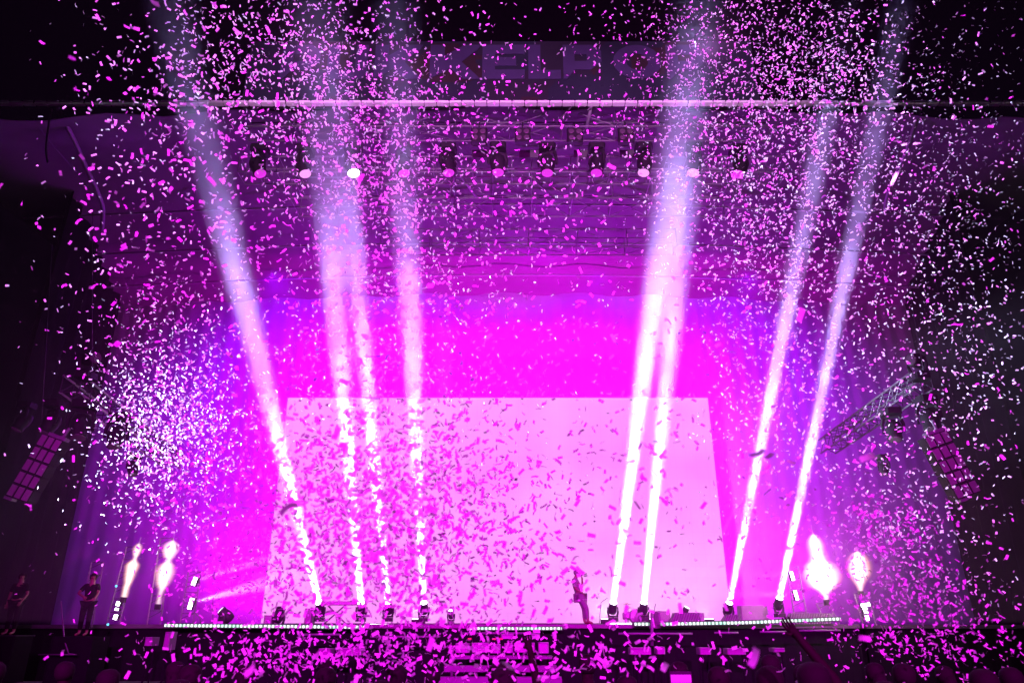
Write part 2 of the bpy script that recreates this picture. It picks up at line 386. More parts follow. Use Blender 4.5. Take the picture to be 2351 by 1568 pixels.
for ch, c, w in zip('PUKKELPOP', [690, 798, 912, 1042, 1156, 1250, 1337, 1463, 1575], wid):
    xc0 = P(c-w/2, 143, 20.2).x; xc1 = P(c+w/2, 143, 20.2).x; mb = MB()
    for poly in letter_boxes(ch):
        mb.prism([(xc0+(xc1-xc0)*a, lp0+(lp1-lp0)*b) for a, b in poly], 20.19, 20.215)
    mb.build('letter', M['banner_l'], bn)

# ------------------------------------------------------------------ roof trusses
def truss(name, x0, x1, y0, y1, z0, z1, pitch, label, m, diag=True, xb=False, group='trusses hanging under the roof'):
    t = thing(name, label, 'truss', ((x0+x1)/2, (y0+y1)/2, z0), group)
    for y in (y0, y1):
        for z in (z0, z1): MB().tube((x0, y, z), (x1, y, z), .032, 8).build('chord', m, t)
    mb = MB(); n = int((x1-x0)/pitch)
    for i in range(n+1):
        if not diag: mb = MB()
        x = x0+(x1-x0)*i/n
        for a, b in (((x, y0, z0), (x, y1, z0)), ((x, y0, z1), (x, y1, z1)), ((x, y0, z0), (x, y0, z1)), ((x, y1, z0), (x, y1, z1))): mb.tube(a, b, .018, 6)
        if i < n and diag:
            xn = x0+(x1-x0)*(i+1)/n; f = i % 2
            mb.tube((x, y0 if f else y1, z0), (xn, y1 if f else y0, z0), .018, 6)
            mb.tube((x, y0, z0 if f else z1), (xn, y0, z1 if f else z0), .018, 6)
            mb.tube((x, y1, z0 if f else z1), (xn, y1, z1 if f else z0), .018, 6)
        if not diag: mb.build('rung', m, t)
    if diag: mb.build('bracing', m, t)
    return t
ZT = P(1175, 395, 23.1).z
truss('roof_truss', -9.5, 9.3, 20.55, 21.35, ZT+.1, ZT+.9, 1.8, 'front hanging truss carrying the row of round lamps', M['dalu'])
truss('roof_truss', -10.5, 10.5, 23.1, 23.9, ZT, ZT+.7, .75, 'ladder like middle truss behind the row of lamps', M['alu'], False)
truss('roof_truss', -9.0, 9.0, 24.9, 26.3, ZT, ZT+1.0, 1.55, 'wide rear truss with crossed bracing over the glow', M['alu'])
truss('roof_truss', -6.0, 7.5, 28.7, 29.5, ZT-.1, ZT+.8, 2.2, 'faint rearmost truss high in the magenta haze', M['dalu'])
# diagonal guy braces and hanging tubes below the canopy
def bar(name, pts, r, label, cat, m=M['alu'], group=None):
    o = MB().path(pts, r, 8).build(name, m, smooth=True); return tag(solo(o, pts[0]), label, cat, group)
bar('roof_brace', [P(1036, 376, 22.9), P(1095, 455, 25.5)], .045, 'short slanting brace left of centre between two trusses', 'brace')
bar('roof_brace', [P(1220, 405, 22.9), P(1275, 462, 25.5)], .045, 'short slanting brace right of centre between two trusses', 'brace')
bar('hanging_tube', [P(1358, 243, 20.1), P(1345, 300, 20.9)], .06, 'short magenta tube hanging from the white front beam', 'tube')
bar('hanging_tube', [P(1330, 340, 21.2), P(1325, 385, 21.4)], .035, 'thin upright tube between two round lamps', 'tube')
bar('hanging_cable', [P(1027, 243, 20.1), P(1075, 290, 20.7)], .02, 'steel cable slanting down from the beam left of centre', 'cable', M['dalu'])
bar('hanging_cable', [P(1312, 246, 20.1), P(1262, 300, 20.7)], .02, 'steel cable slanting down from the beam right of centre', 'cable', M['dalu'])
bar('hanging_cable', [P(955, 250, 20.1), P(975, 300, 20.7)], .02, 'steel cable beside the fourth light beam under the roof', 'cable', M['dalu'])
# curved roof ribs at the wings
def curve(keys, n=7):
    out = []
    for i in range(len(keys)-1):
        for k in range(n):
            t = k/n; p0 = keys[max(i-1, 0)]; p1 = keys[i]; p2 = keys[i+1]; p3 = keys[min(i+2, len(keys)-1)]
            out.append(.5*((2*p1)+(p2-p0)*t+(2*p0-5*p1+4*p2-p3)*t*t+(3*p1-p0-3*p2+p3)*t**3))
    return out+[keys[-1]]
bar('roof_rib', curve([P(132, 248, 20.1), P(165, 312, 21.5), P(198, 385, 23), P(222, 436, 24.2), P(236, 478, 25.5), P(234, 530, 27)]), .085, 'curved steel roof rib running back from the beam at left', 'roof rib', group='curved ribs at the wings')
bar('roof_rib', curve([P(2112, 250, 20.1), P(2086, 335, 21.5), P(2065, 385, 23), P(2040, 440, 24.2), P(2032, 480, 25.5)]), .075, 'curved steel roof rib running back from the beam at right', 'roof rib', group='curved ribs at the wings')
bar('thin_rib', curve([P(64, 252, 20.1), P(110, 320, 22), P(175, 395, 25)]), .022, 'thin stay wire behind the left curved rib', 'wire', M['dalu'])
bar('loose_strap', curve([P(118, 250, 20.1), P(108, 315, 20.1), P(106, 350, 20.1), P(110, 375, 20.1)]), .035, 'slack strap hanging from the far left of the beam', 'strap', M['dalu'])

# ------------------------------------------------------------------ moving heads
def moving_head(loc, aim, label, lens, hang=False, s=1.0, group=None, m=None, power=0, col=COOL, size=4.5, name='moving_head_lamp', cat='stage lamp', blend=1.0, shaft=False):
    """loc: centre of the tilting head. base plate below (or above when hung)"""
    m = m or M['black']; loc = Vector(loc); u = Vector((0, 0, 1 if hang else -1)); aim = Vector(aim).normalized()
    t = thing(name, label, cat, loc+u*.55*s, group)
    MB().box(loc+u*.47*s, (.42*s, .42*s, .16*s), bev=.05*s).build('base', m, t)
    y = MB(); side = aim.cross(Vector((0, 0, 1))); side = side.normalized() if side.length > .1 else Vector((1, 0, 0)); side.z = 0; side.normalize()
    for k in (-1, 1):
        a = loc+side*k*.235*s; y.path([a-u*.05*s, a+u*.15*s, a*1+u*.33*s-side*k*.05*s], [.035*s, .045*s, .05*s], 6)
    y.box(loc+u*.36*s, (.06*s, .06*s, .06*s)); y.tube(loc+side*.235*s+u*.34*s, loc-side*.235*s+u*.34*s, .045*s, 6)
    y.build('yoke', m, t)
    MB().lathe(loc, [(-.26*s, .08*s), (-.24*s, .15*s), (-.1*s, .2*s), (.05*s, .19*s), (.16*s, .165*s), (.25*s, .175*s), (.27*s, .165*s)], aim, 14).build('head', m, t, True)
    MB().lathe(loc+aim*.262*s, [(0, .15*s), (.02*s, .14*s), (.03*s, .08*s)], aim, 16).build('lens', M[lens], t)
    if power and shaft:
        l = bpy.data.lights.new('beam_light', 'AREA'); l.shape = 'DISK'; l.size = .2; l.spread = R(size); l.energy = power; l.color = col
        o = bpy.data.objects.new('beam_light', l); C.objects.link(o); o.location = loc+aim*.34*s-t.location; o.parent = t
        o.rotation_euler = aim.to_track_quat('-Z', 'Y').to_euler()
    elif power:
        spot('lamp_light', loc+aim*.34*s, loc+aim*5, size, power, col, blend, .05 if power < 1e6 else .11, t)
    return t

shafts = []
BEAMS = [  # base px, top px, power factor, cone
    ((735, 1402), (404, 60), 15.5, 1.0, 4.6, 'leftmost beam lamp beside the folding table leaning its shaft left'),
    ((828, 1424), (722, 120), 15.5, 1.0, 4.2, 'beam lamp under the right end of the folding table'),
    ((890, 1428), (768, 120), 16.5, .95, 3.8, 'beam lamp right of the folding table, third from left'),
    ((972, 1428), (915, 120), 16.0, .9, 4.4, 'upright beam lamp left of the stage centre'),
    ((1408, 1424), (1585, 60), 15.5, 1.0, 4.4, 'beam lamp just right of the singer'),
    ((1478, 1405), (1600, 180), 16.5, .8, 4.4, 'beam lamp between the cymbals and the ribbed ramp'),
    ((1672, 1396), (1885, 330), 17.0, .62, 2.8, 'beam lamp right of the video wall foot'),
    ((1787, 1386), (2045, 130), 16.5, .62, 2.8, 'rightmost floor beam lamp near the bright flames'),
]
for (bx, by), (tx, ty), Dt, pf, cone, lab in BEAMS:
    b = P(bx, by, 25.6); b.z = max(b.z, ZS+.5); tp = P(tx, ty, Dt)
    shafts.append((b.copy(), tp.copy(), cone*1.15))
    moving_head(b, tp-b, lab, 'lens_w', s=.75, group='beam lamps standing on the stage floor', power=850*pf, col=BLUE, size=cone*1.1, shaft=True)
b = P(1572, 1404, 26.2)
moving_head(b, P(1690, 1160, 25.6)-b, 'small lamp above the ribbed ramp with a thin slanting ray', 'lens_w', s=.6, group='beam lamps standing on the stage floor', power=7e5, col=PINK, size=2.2)
for px, e, lab in ((960, 1.0, 'left of centre'), (1395, 1.3, 'just right of the singer'), (1500, 1.0, 'behind the drum kit'), (1625, .8, 'behind the small box at right')):  # flood lamps added to whiten the smoke low before the video wall
    c = P(px, 1436, 28.5); c.z = ZS+.12; t = thing('added_flood', 'added low flood lamp on the deck '+lab+' whitening the smoke', 'flood lamp', c-Vector((0, 0, .12)), 'added low flood lamps')
    MB().box(c, (.5, .16, .16), bev=.03).build('housing', M['black'], t); MB().box(c+Vector((0, 0, .085)), (.44, .12, .012)).build('glass', M['strobe'], t)
    spot('lamp_light', c+Vector((0, .1, .2)), c+Vector((0, 5, 2.0)), 80, 7000*e, (.9, .85, 1), 1, .1, t)
b = P(1035, 1432, 25.4); b.z = ZS+.3
moving_head(b, P(1031, 1250, 24.5)-b, 'short lamp on the floor right of stage centre left', 'lens_w', s=.5, group='beam lamps standing on the stage floor', power=6e4, col=COOL, size=5)
for bx, lab in ((520, 'dark round lamp with a bright lens at the left of the deck'), (640, 'dark unlit lamp left of the upright speaker box')):
    b = P(bx, 1412, 25.4); moving_head(b, (-.9, -.1, .7) if bx == 520 else (.1, .4, 1), lab, 'strobe' if bx == 520 else 'lens_d', s=.9, group='low lamps on the deck')

ROW = [(592, 388, 'm'), (696, 388, 'p'), (808, 386, 'w'), (925, 386, 'm'), (1028, 385, 'm'), (1143, 384, 'm'), (1257, 385, 'm'), (1371, 385, 'm'), (1480, 385, 'p'), (1595, 385, 'p'), (1700, 389, 'm')]
ords = ['leftmost', 'second from left', 'very bright white third from left', 'fourth from left', 'fifth from left', 'middle', 'fifth from right', 'fourth from right', 'third from right pale', 'second from right pale', 'rightmost']
for (px, py, k), od in zip(ROW, ords):
    p = P(px, py-6, 21.3)
    moving_head(p, (-(px-1200)/500*.35, -.12, -1), od+' round lamp hanging in the row under the roof', {'m': 'lens_m', 'p': 'lens_p', 'w': 'lens_w'}[k], True, 1.4, 'row of round lamps under the roof')
for px, w in ((1100, 'left'), (1200, 'second from left'), (1320, 'second from right'), (1437, 'right')):
    c = P(px, 314, 20.5); t = thing('blinder_lamp', w+' square four lamp blinder box hung above the round lamps', 'blinder', c+Vector((0, 0, .4)), 'square blinders above the lamp row')
    MB().box(c, (.55, .22, .58), bev=.04).build('housing', M['black'], t); MB().tube(c+Vector((0, 0, .29)), c+Vector((0, 0, .6)), .03).build('hanger', M['black'], t)
    for a in (-.13, .13):
        for b_ in (-.13, .13): MB().lathe(c+Vector((a, -.115, b_)), [(0, .10), (.02, .1), (.03, .07)], (0, -1, 0), 12).build('lamp_cell', M['lens_d'], t)

# square panels hung between the lamps
for i, (a, b_) in enumerate(((1083, 1140), (1192, 1255), (1318, 1358), (1425, 1478))):
    q0, q1 = P(a, 336, 21.9), P(b_, 372, 22.4)
    t = thing('hanging_panel', ['first', 'second', 'third', 'fourth'][i]+' square dull panel between the hanging lamps counted from left', 'hanging panel', (q0+q1)/2, 'dull panels in the lamp row')
    MB().box((q0+q1)/2, (q1.x-q0.x, .04, abs(q1.z-q0.z))).build('cloth_panel', M['canopy'], t)
    MB().tube((q0.x, q0.y, q0.z), (q1.x, q0.y, q0.z), .02).build('top_rail', M['alu'], t)

# ------------------------------------------------------------------ wings: sloping trusses, lamps and speaker arrays
def wing(mir, side):
    X = lambda px: px if not mir else 2351-px+MX
    MX = -65
    a0, a1 = P(X(190) if not mir else 2090, 862 if not mir else 856, 21.5), P(X(420) if not mir else 1880, 1045 if not mir else 1010, 29)
    dirv = a1-a0; t = thing('side_truss', side+' wing truss running back with lamps hanging below it', 'truss', a0, 'side trusses')
    h = Vector((0, 0, -.55)); w = Vector((-.6 if not mir else .6, 0, 0))
    for o in (Vector(), h, w, h+w): MB().tube(a0+o, a1+o, .036).build('chord', M['dalu' if mir else 'chord'], t)  # left chords lightened, right ones darkened, in place of the light there
    mb = MB(); n = 12
    for i in range(n):
        p, q = a0+dirv*i/n, a0+dirv*(i+1)/n
        for s_, e_ in ((Vector(), h), (h, h+w), (h+w, w), (w, Vector())):
            mb.tube(p+s_, q+e_, .016, 6); mb.tube(p+s_, p+e_, .016, 6)
    mb.build('bracing', M['dalu'], t)
    return a0, dirv
def hung(px, py, D, label, s=1.25, aim=(0, -.4, -1), g='lamps hanging at the wings'):
    return moving_head(P(px, py, D), aim, label, 'lens_d', True, s, g)
wing(False, 'left'); wing(True, 'right')
hung(184, 980, 22, 'left wing lamp nearest the speaker array, pointing down', 1.5, (.2, -.3, -1))
hung(266, 1003, 22.6, 'left wing lamp second along the truss, pointing down', 1.35, (.2, -.3, -1))
hung(305, 1075, 23.5, 'left wing lamp lowest in the paper cloud', .9, (.3, -.2, -1))
hung(116, 972, 22, 'left wing lamp hidden in the dark beyond the array', 1.3, (-.2, -.3, -1))
hung(52, 968, 22, 'left wing lamp at the far dark edge', 1.1, (-.3, -.3, -1))
hung(2052, 988, 22.6, 'right wing lamp second along the truss, pointing down', 1.3, (-.2, -.3, -1))
hung(2135, 965, 22, 'right wing lamp nearest the speaker array, pointing down', 1.4, (-.2, -.3, -1))
hung(2030, 1075, 23.5, 'right wing lamp lowest beside the truss', .8, (-.3, -.2, -1))
moving_head(P(207, 823, 21.4), (.8, -.5, -.1), 'dark lamp standing on top of the left wing truss', 'lens_d', False, 1.25, 'lamps on top of the wing trusses')
moving_head(P(2103, 828, 21.4), (-.8, -.5, -.1), 'dark lamp standing on top of the right wing truss', 'lens_d', False, 1.2, 'lamps on top of the wing trusses')
def array(px, py, D, roll, w, h, label, yaw):
    c = P(px, py, D); rot = Matrix.Rotation(roll, 3, 'Y') @ Matrix.Rotation(yaw, 3, 'Z')
    t = thing('speaker_array', label, 'speaker array', c+rot @ Vector((0, 0, h/2+.1)), 'speaker arrays at the wings')
    n = 5; ch = h/n
    for i in range(n):
        cc = c+rot @ Vector((0, 0, h/2-ch*(i+.5)))
        cab = MB().box(cc+rot @ Vector((0, .25, 0)), (w, .5, ch-.02), rot).build('cabinet', M['cabinet'], t)
        for k in (-1, 0, 1):
            MB().box(cc+rot @ Vector((k*w/3, -.012, 0)), (w/3-.05, .03, ch-.07), rot).build('grille', M['grille'], cab)
    MB().box(c+rot @ Vector((.1*w, .2, h/2+.05)), (w*.8, .3, .1), rot).tube(c+rot @ Vector((.25*w, .2, h/2+.1)), c+rot @ Vector((.3*w, .2, h/2+.4)), .05).build('flying_frame', M['alu'], t)
    MB().box(c+rot @ Vector((-.3*w, .1, -h/2-.05)), (w*.35, .3, .08), rot).build('bottom_frame', M['alu'], t)
    return t
array(80, 1073, 21, R(29-10), .66, 1.95, 'left tilted column of grey loudspeakers at the dark wing', R(8))
array(2186, 1065, 21, R(-27+9), .72, 1.95, 'right tilted column of grey loudspeakers among falling paper', R(-8))
# their hanging cables
bar('lift_cable', [P(212, 850, 21), P(212, 480, 22)], .012, 'thin cable dropping to the left wing truss', 'cable', M['dalu'])
bar('lift_cable', [P(96, 965, 21), P(120, 560, 22)], .012, 'thin cable above the left speaker array', 'cable', M['dalu'])
bar('lift_cable', [P(2120, 850, 21), P(2085, 650, 22)], .012, 'thin cable dropping to the right wing truss', 'cable', M['dalu'])

# ------------------------------------------------------------------ light towers and strobes at the wings
def tower(p_bot, p_top, label, rungs=5, w=.42):
    a, b = Vector(p_bot), Vector(p_top); t = thing('lighting_mast', label, 'mast', a, 'light masts at the wings')
    for k in (-.5, .5): MB().tube(a+Vector((k*w, 0, 0)), b+Vector((k*w, 0, 0)), .022).build('upright', M['alu'], t)
    mb = MB()
    for i in range(rungs*2+1):
        p = a.lerp(b, i/(rungs*2)); q = a.lerp(b, min(1, (i+1)/(rungs*2))); mb.tube(p-Vector((w/2, 0, 0)), (q if i % 2 else p)+Vector((w/2, 0, 0)), .012, 6)
    mb.build('rungs', M['dalu'], t); return t
tower(P(428, 1432, 25.5), P(447, 1312, 25.5), 'mast of the two strobes left of the video wall')
tower(P(352, 1436, 25), P(383, 1235, 25), 'mast under the wide left flame', 6)
tower(P(258, 1436, 25), P(305, 1255, 25), 'mast under the thin left flame', 6)
tower(P(196, 1440, 26), P(224, 1290, 26), 'darkest mast behind the stagehand', 5)
tower(P(1842, 1432, 26), P(1818, 1300, 26), 'mast of the two strobes right of the video wall')
tower(P(1912, 1432, 25.5), P(1888, 1385, 25.5), 'short mast below the biggest flame', 2)
tower(P(1998, 1436, 25.5), P(1976, 1362, 25.5), 'short mast below the right hand flame', 3)
def strobe(px, py, w, h, D, tilt, aim, label, power, col=COOL, sz=26):
    c = P(px, py, D); rot = Matrix.Rotation(tilt, 3, 'Y'); t = thing('strobe_lamp', label, 'strobe', c, 'strobes on the masts')
    MB().box(c+Vector((0, .09, 0)), (w*1.15, .14, h*1.1), rot).build('housing', M['black'], t)
    MB().box(c, (w, .04, h), rot, bev=.02).build('glass', M['strobe'], t)
    if power: spot('lamp_light', c+Vector(aim).normalized()*.2-Vector((0, .1, 0)), c+Vector(aim)*5, sz, power, col, 1, .05, t)
strobe(446, 1334, .13, .26, 24.9, R(12), (1, -.1, .28), 'upper strobe on the mast left of the video wall', 5e4, COOL, 9)
strobe(438, 1385, .13, .34, 24.9, R(10), (1, -.1, .25), 'lower strobe on the mast left of the video wall', 8e4, COOL, 14)
strobe(1819, 1322, .10, .28, 25.4, R(-10), (-1, .62, .08), 'upper strobe on the mast right of the video wall', 9e4, PINK, 10)
strobe(1828, 1366, .10, .3, 25.4, R(-10), (-1, .62, .06), 'lower strobe on the mast right of the video wall', 1.2e5, PINK, 13)
strobe(271, 1385, .12, .13, 24.9, R(10), (0, -.3, 1), 'small square light topping the lowest left mast', 3e2)
strobe(268, 1398, .12, .07, 24.9, R(10), (0, -1, 0), 'flat small light in the middle of the lowest left mast', 0)
strobe(265, 1416, .12, .15, 24.9, R(10), (0, -1, 0), 'bottom small square light of the lowest left mast', 0)
strobe(1987, 1388, .3, .1, 24.9, R(-8), (1, -.3, .3), 'flat white light at the top of the right corner stack', 1.5e2, (.5, .5, 1), 60)
strobe(1987, 1400, .13, .2, 24.9, R(-10), (0, -1, 0), 'upright white light under the flat one at right', 0)
strobe(1991, 1418, .11, .16, 24.9, R(-10), (0, -1, 0), 'lowest white light of the right corner stack', 0)
for px, py in ((267, 1345), (248, 1433)):
    o = MB().lathe(P(px, py, 24), [(-.02, .01), (0, .035), (.03, .03)], (0, -1, 0), 10).build('signal_light', M['cyan']); solo(o, P(px, py, 24))
    tag(o, 'tiny cyan signal light '+('beside the thin left flame' if px == 267 else 'low at the stage edge by the masts'), 'signal light', 'cyan signal lights')

# ------------------------------------------------------------------ flames
def flame_mat(prof, lean, S0):
    """glowing gas: emission falls off from the flame's axis to its rim, white hot inside, amber at the edge"""
    m = bpy.data.materials.new('flame_gas'); m.use_nodes = True; nt = m.node_tree; nt.nodes.clear(); N = nt.nodes.new; L = nt.links.new
    tc = N('ShaderNodeTexCoord'); nz = N('ShaderNodeTexNoise'); nz.inputs['Scale'].default_value = 3.2; L(tc.outputs['Object'], nz.inputs['Vector'])
    ad = N('ShaderNodeVectorMath'); ad.operation = 'MULTIPLY_ADD'; L(nz.outputs['Color'], ad.inputs[0]); ad.inputs[1].default_value = (.10, .10, .08); ad.inputs[2].default_value = (0, 0, 0)
    a2 = N('ShaderNodeVectorMath'); a2.operation = 'ADD'; L(tc.outputs['Object'], a2.inputs[0]); L(ad.outputs[0], a2.inputs[1])
    sp = N('ShaderNodeSeparateXYZ'); L(a2.outputs[0], sp.inputs[0])
    def mt(op, a, b=None):
        n_ = N('ShaderNodeMath'); n_.operation = op
        for i_, v_ in enumerate((a, b)):
            if v_ is None: continue
            if isinstance(v_, (int, float)): n_.inputs[i_].default_value = v_
            else: L(v_, n_.inputs[i_])
        return n_.outputs[0]
    x_ = mt('SUBTRACT', mt('SUBTRACT', sp.outputs[0], .05), mt('MULTIPLY', sp.outputs[2], lean)); y_ = mt('SUBTRACT', sp.outputs[1], .05)
    rho = mt('SQRT', mt('ADD', mt('MULTIPLY', x_, x_), mt('MULTIPLY', y_, y_)))
    H = prof[-1][0]*1.1; fc = N('ShaderNodeFloatCurve'); cv = fc.mapping.curves[0]
    pts = [(h/H, rr) for h, rr in prof]
    cv.points[0].location = pts[0]; cv.points[1].location = (1.0, .0)
    for p_ in pts[1:]: cv.points.new(*p_)
    fc.mapping.update(); L(mt('DIVIDE', mt('SUBTRACT', sp.outputs[2], .04), H), fc.inputs['Value'])
    t = mt('MAXIMUM', mt('SUBTRACT', 1.0, mt('DIVIDE', rho, mt('MULTIPLY', mt('ADD', fc.outputs[0], .02), 1.55))), 0.0)
    cr = N('ShaderNodeValToRGB'); cr.color_ramp.elements[0].color = (1, .24, .03, 1); cr.color_ramp.elements[0].position = .0
    cr.color_ramp.elements[1].color = (1, .92, .74, 1); cr.color_ramp.elements[1].position = .72; L(t, cr.inputs[0])
    e = N('ShaderNodeEmission'); L(cr.outputs[0], e.inputs[0]); L(mt('MULTIPLY', mt('POWER', t, 1.6), S0), e.inputs[1])
    o = N('ShaderNodeOutputMaterial'); L(e.outputs[0], o.inputs['Volume']); m.cycles.volume_step_rate = .35; return m
def flame(base, prof, lean, label, power, S0=40, D=24.6):
    b = P(*base, D); t = thing('flame_jet', label, 'flame jet', b, 'flame jets at the wings')
    MB().box(b-Vector((0, 0, .09)), (.16, .16, .16), bev=.03).build('nozzle', M['black'], t)
    ax = Vector((lean, 0, 1)).normalized()
    MB().lathe(b, [(h*1.12, r_*1.6+.06) for h, r_ in prof], ax, 18).build('flame', flame_mat(prof, lean, S0), t, True)
    l = bpy.data.lights.new('flame_light', 'POINT'); l.energy = power; l.color = (1, .75, .72); l.shadow_soft_size = .35
    o = bpy.data.objects.new('flame_light', l); C.objects.link(o); o.parent = t; o.location = ax*(prof[-1][0]*.55)+Vector((0, -.6, 0))
flame((284, 1370), [(0, .08), (.3, .09), (.7, .13), (.98, .16), (1.12, .08), (1.22, .05), (1.32, .08), (1.5, .10), (1.62, .07), (1.68, .01)], .10, 'thinnest flame jet at the far left', 25, 13)
flame((363, 1386), [(0, .07), (.4, .08), (.62, .16), (.95, .23), (1.2, .18), (1.34, .09), (1.46, .14), (1.64, .21), (1.8, .19), (1.96, .07), (2.0, .01)], .06, 'pinched pale flame jet left of the strobes', 45, 9.5)
flame((1897, 1376), [(0, .07), (.2, .14), (.45, .36), (.75, .45), (1.05, .36), (1.25, .22), (1.5, .20), (1.75, .20), (2.0, .10), (2.1, .01)], -.05, 'biggest blinding white flame jet at right', 330, 12)
flame((1975, 1356), [(0, .06), (.2, .12), (.55, .26), (.9, .26), (1.15, .15), (1.25, .02)], .10, 'second white flame jet at the far right', 200, 11)

# ------------------------------------------------------------------ people
def skin_mesh(joints, edges, sub=1):
    names = list(joints); me = bpy.data.meshes.new('tmp'); me.from_pydata([joints[n][0] for n in names], [(names.index(a), names.index(b)) for a, b in edges], [])
    o = bpy.data.objects.new('tmp', me); C.objects.link(o)
    m = o.modifiers.new('s', 'SKIN'); m.use_smooth_shade = True
    sv = me.skin_vertices[0].data
    for i, n in enumerate(names):
        r = joints[n][1]; sv[i].radius = (r, r) if not isinstance(r, tuple) else r; sv[i].use_root = (i == 0)
    if sub: mm = o.modifiers.new('u', 'SUBSURF'); mm.levels = sub; mm.render_levels = sub
    dg = bpy.context.evaluated_depsgraph_get(); ne = bpy.data.meshes.new_from_object(o.evaluated_get(dg))
    bpy.data.objects.remove(o); return ne
def person(loc, J, label, group=None, shirt='cloth', trousers='cloth', hairm='hair', skin='skin', cap=False, face=(0, 1, 0), long_hair=False, yaw=0, fingers=True, bulk=1.0):
    """J overrides joints (metres above the sole, +x right, +y away)"""
    d = dict(pelvis=(0, 0, .95), belly=(0, 0, 1.1), chest=(0, .0, 1.32), neck=(0, 0, 1.47), chin=(0, 0, 1.55), head=(0, 0, 1.66), crown=(0, 0, 1.75),
             lsh=(-.19, 0, 1.42), lel=(-.25, 0, 1.14), lwr=(-.24, -.05, .9), rsh=(.19, 0, 1.42), rel=(.25, 0, 1.14), rwr=(.24, -.05, .9),
             lhip=(-.1, 0, .9), lkn=(-.11, 0, .5), lan=(-.11, .02, .08), ltoe=(-.12, -.16, .03), rhip=(.1, 0, .9), rkn=(.11, 0, .5), ran=(.11, .02, .08), rtoe=(.12, -.16, .03))
    d.update(J); rad = dict(pelvis=(.15, .11), belly=(.135, .1), chest=(.155, .11), neck=.058, chin=.075, head=.098, crown=.06, lsh=.062, lel=.042, lwr=.03, rsh=.062, rel=.042, rwr=.03,
             lhip=.09, lkn=.06, lan=.042, ltoe=.035, rhip=.09, rkn=.06, ran=.042, rtoe=.035)
    rad = {k: (tuple(q*bulk for q in v) if isinstance(v, tuple) else v*(bulk if k not in ('head', 'crown', 'chin', 'neck', 'lwr', 'rwr') else 1)) for k, v in rad.items()}
    E = [('pelvis', 'belly'), ('belly', 'chest'), ('chest', 'neck'), ('neck', 'chin'), ('chin', 'head'), ('head', 'crown'), ('chest', 'lsh'), ('lsh', 'lel'), ('lel', 'lwr'), ('chest', 'rsh'), ('rsh', 'rel'), ('rel', 'rwr'),
         ('pelvis', 'lhip'), ('lhip', 'lkn'), ('lkn', 'lan'), ('lan', 'ltoe'), ('pelvis', 'rhip'), ('rhip', 'rkn'), ('rkn', 'ran'), ('ran', 'rtoe')]
    V = {k: Vector(v) for k, v in d.items()}
    js = {k: (V[k], rad[k]) for k in d}
    f = Vector(face).normalized(); sd = f.cross(Vector((0, 0, 1))).normalized(); hd = V['head']
    # nose and hands
    js['nose'] = (hd+f*.115-Vector((0, 0, .02)), .013); E.append(('head', 'nose'))
    for s_ in 'lr':
        wr, el = V[s_+'wr'], V[s_+'el']; dv = (wr-el).normalized(); pd = dv.cross(f); pd = pd.normalized() if pd.length > .2 else sd; cr = dv.cross(pd)
        js[s_+'palm'] = (wr+dv*.07, (.038, .02)); E.append((s_+'wr', s_+'palm'))
        if fingers:
            for i, ln in enumerate((.075, .085, .08, .062)):
                o_ = pd*(.03-.02*i); k1 = wr+dv*.095+o_; k2 = k1+dv*ln*.5+cr*.008; k3 = k2+dv*ln*.35+cr*.03
                js[f'{s_}f{i}a'] = (k1, .0095); js[f'{s_}f{i}b'] = (k2, .0085); js[f'{s_}f{i}c'] = (k3, .007)
                E += [(s_+'palm', f'{s_}f{i}a'), (f'{s_}f{i}a', f'{s_}f{i}b'), (f'{s_}f{i}b', f'{s_}f{i}c')]
            js[s_+'t1'] = (wr+dv*.05+pd*.045+cr*.012, .011); js[s_+'t2'] = (wr+dv*.085+pd*.06+cr*.03, .009); E += [(s_+'palm', s_+'t1'), (s_+'t1', s_+'t2')]
    root = thing('person', label, 'person', loc, group)
    def ob(name, me, m, par=root):
        me.name = name; me.materials.clear(); me.materials.append(M[m])
        for p in me.polygons: p.use_smooth = True
        o = bpy.data.objects.new(name, me); C.objects.link(o); o.parent = par; return o
    body = ob('body', skin_mesh(js, E), skin)
    grow = lambda k, g: (rad[k][0]+g, rad[k][1]+g) if isinstance(rad[k], tuple) else rad[k]+g
    sh = {k: (V[k], grow(k, .02)) for k in ('pelvis', 'belly', 'chest', 'lsh', 'rsh')}
    for s_ in 'lr': sh[s_+'u'] = (V[s_+'sh'].lerp(V[s_+'el'], .75), .07)
    sh['coll'] = (V['chest'].lerp(V['neck'], .75), .07)
    ob('shirt', skin_mesh(sh, [('pelvis', 'belly'), ('belly', 'chest'), ('chest', 'coll'), ('chest', 'lsh'), ('chest', 'rsh'), ('lsh', 'lu'), ('rsh', 'ru')]), shirt)
    tr = {k: (V[k], grow(k, .022)) for k in ('pelvis', 'lhip', 'lkn', 'rhip', 'rkn')}
    for s_ in 'lr': tr[s_+'c'] = (V[s_+'kn'].lerp(V[s_+'an'], .85), .065)
    ob('trousers', skin_mesh(tr, [('pelvis', 'lhip'), ('lhip', 'lkn'), ('lkn', 'lc'), ('pelvis', 'rhip'), ('rhip', 'rkn'), ('rkn', 'rc')]), trousers)
    up = (V['crown']-V['chin']).normalized()
    hb_ = MB().lathe(hd-f*.02+up*.02, [(-.09, .075), (-.04, .105), (.02, .112), (.07, .1), (.105, .06), (.115, .02)], up, 14)
    if long_hair: hb_.path([hd-f*.07, hd-f*.1-up*.12, hd-f*.1-up*.28], [.08, .085, .05], 8)
    h = bpy.data.meshes.new('hair'); h.from_pydata(hb_.v, [], hb_.f); 
    # open the face
    import bmesh
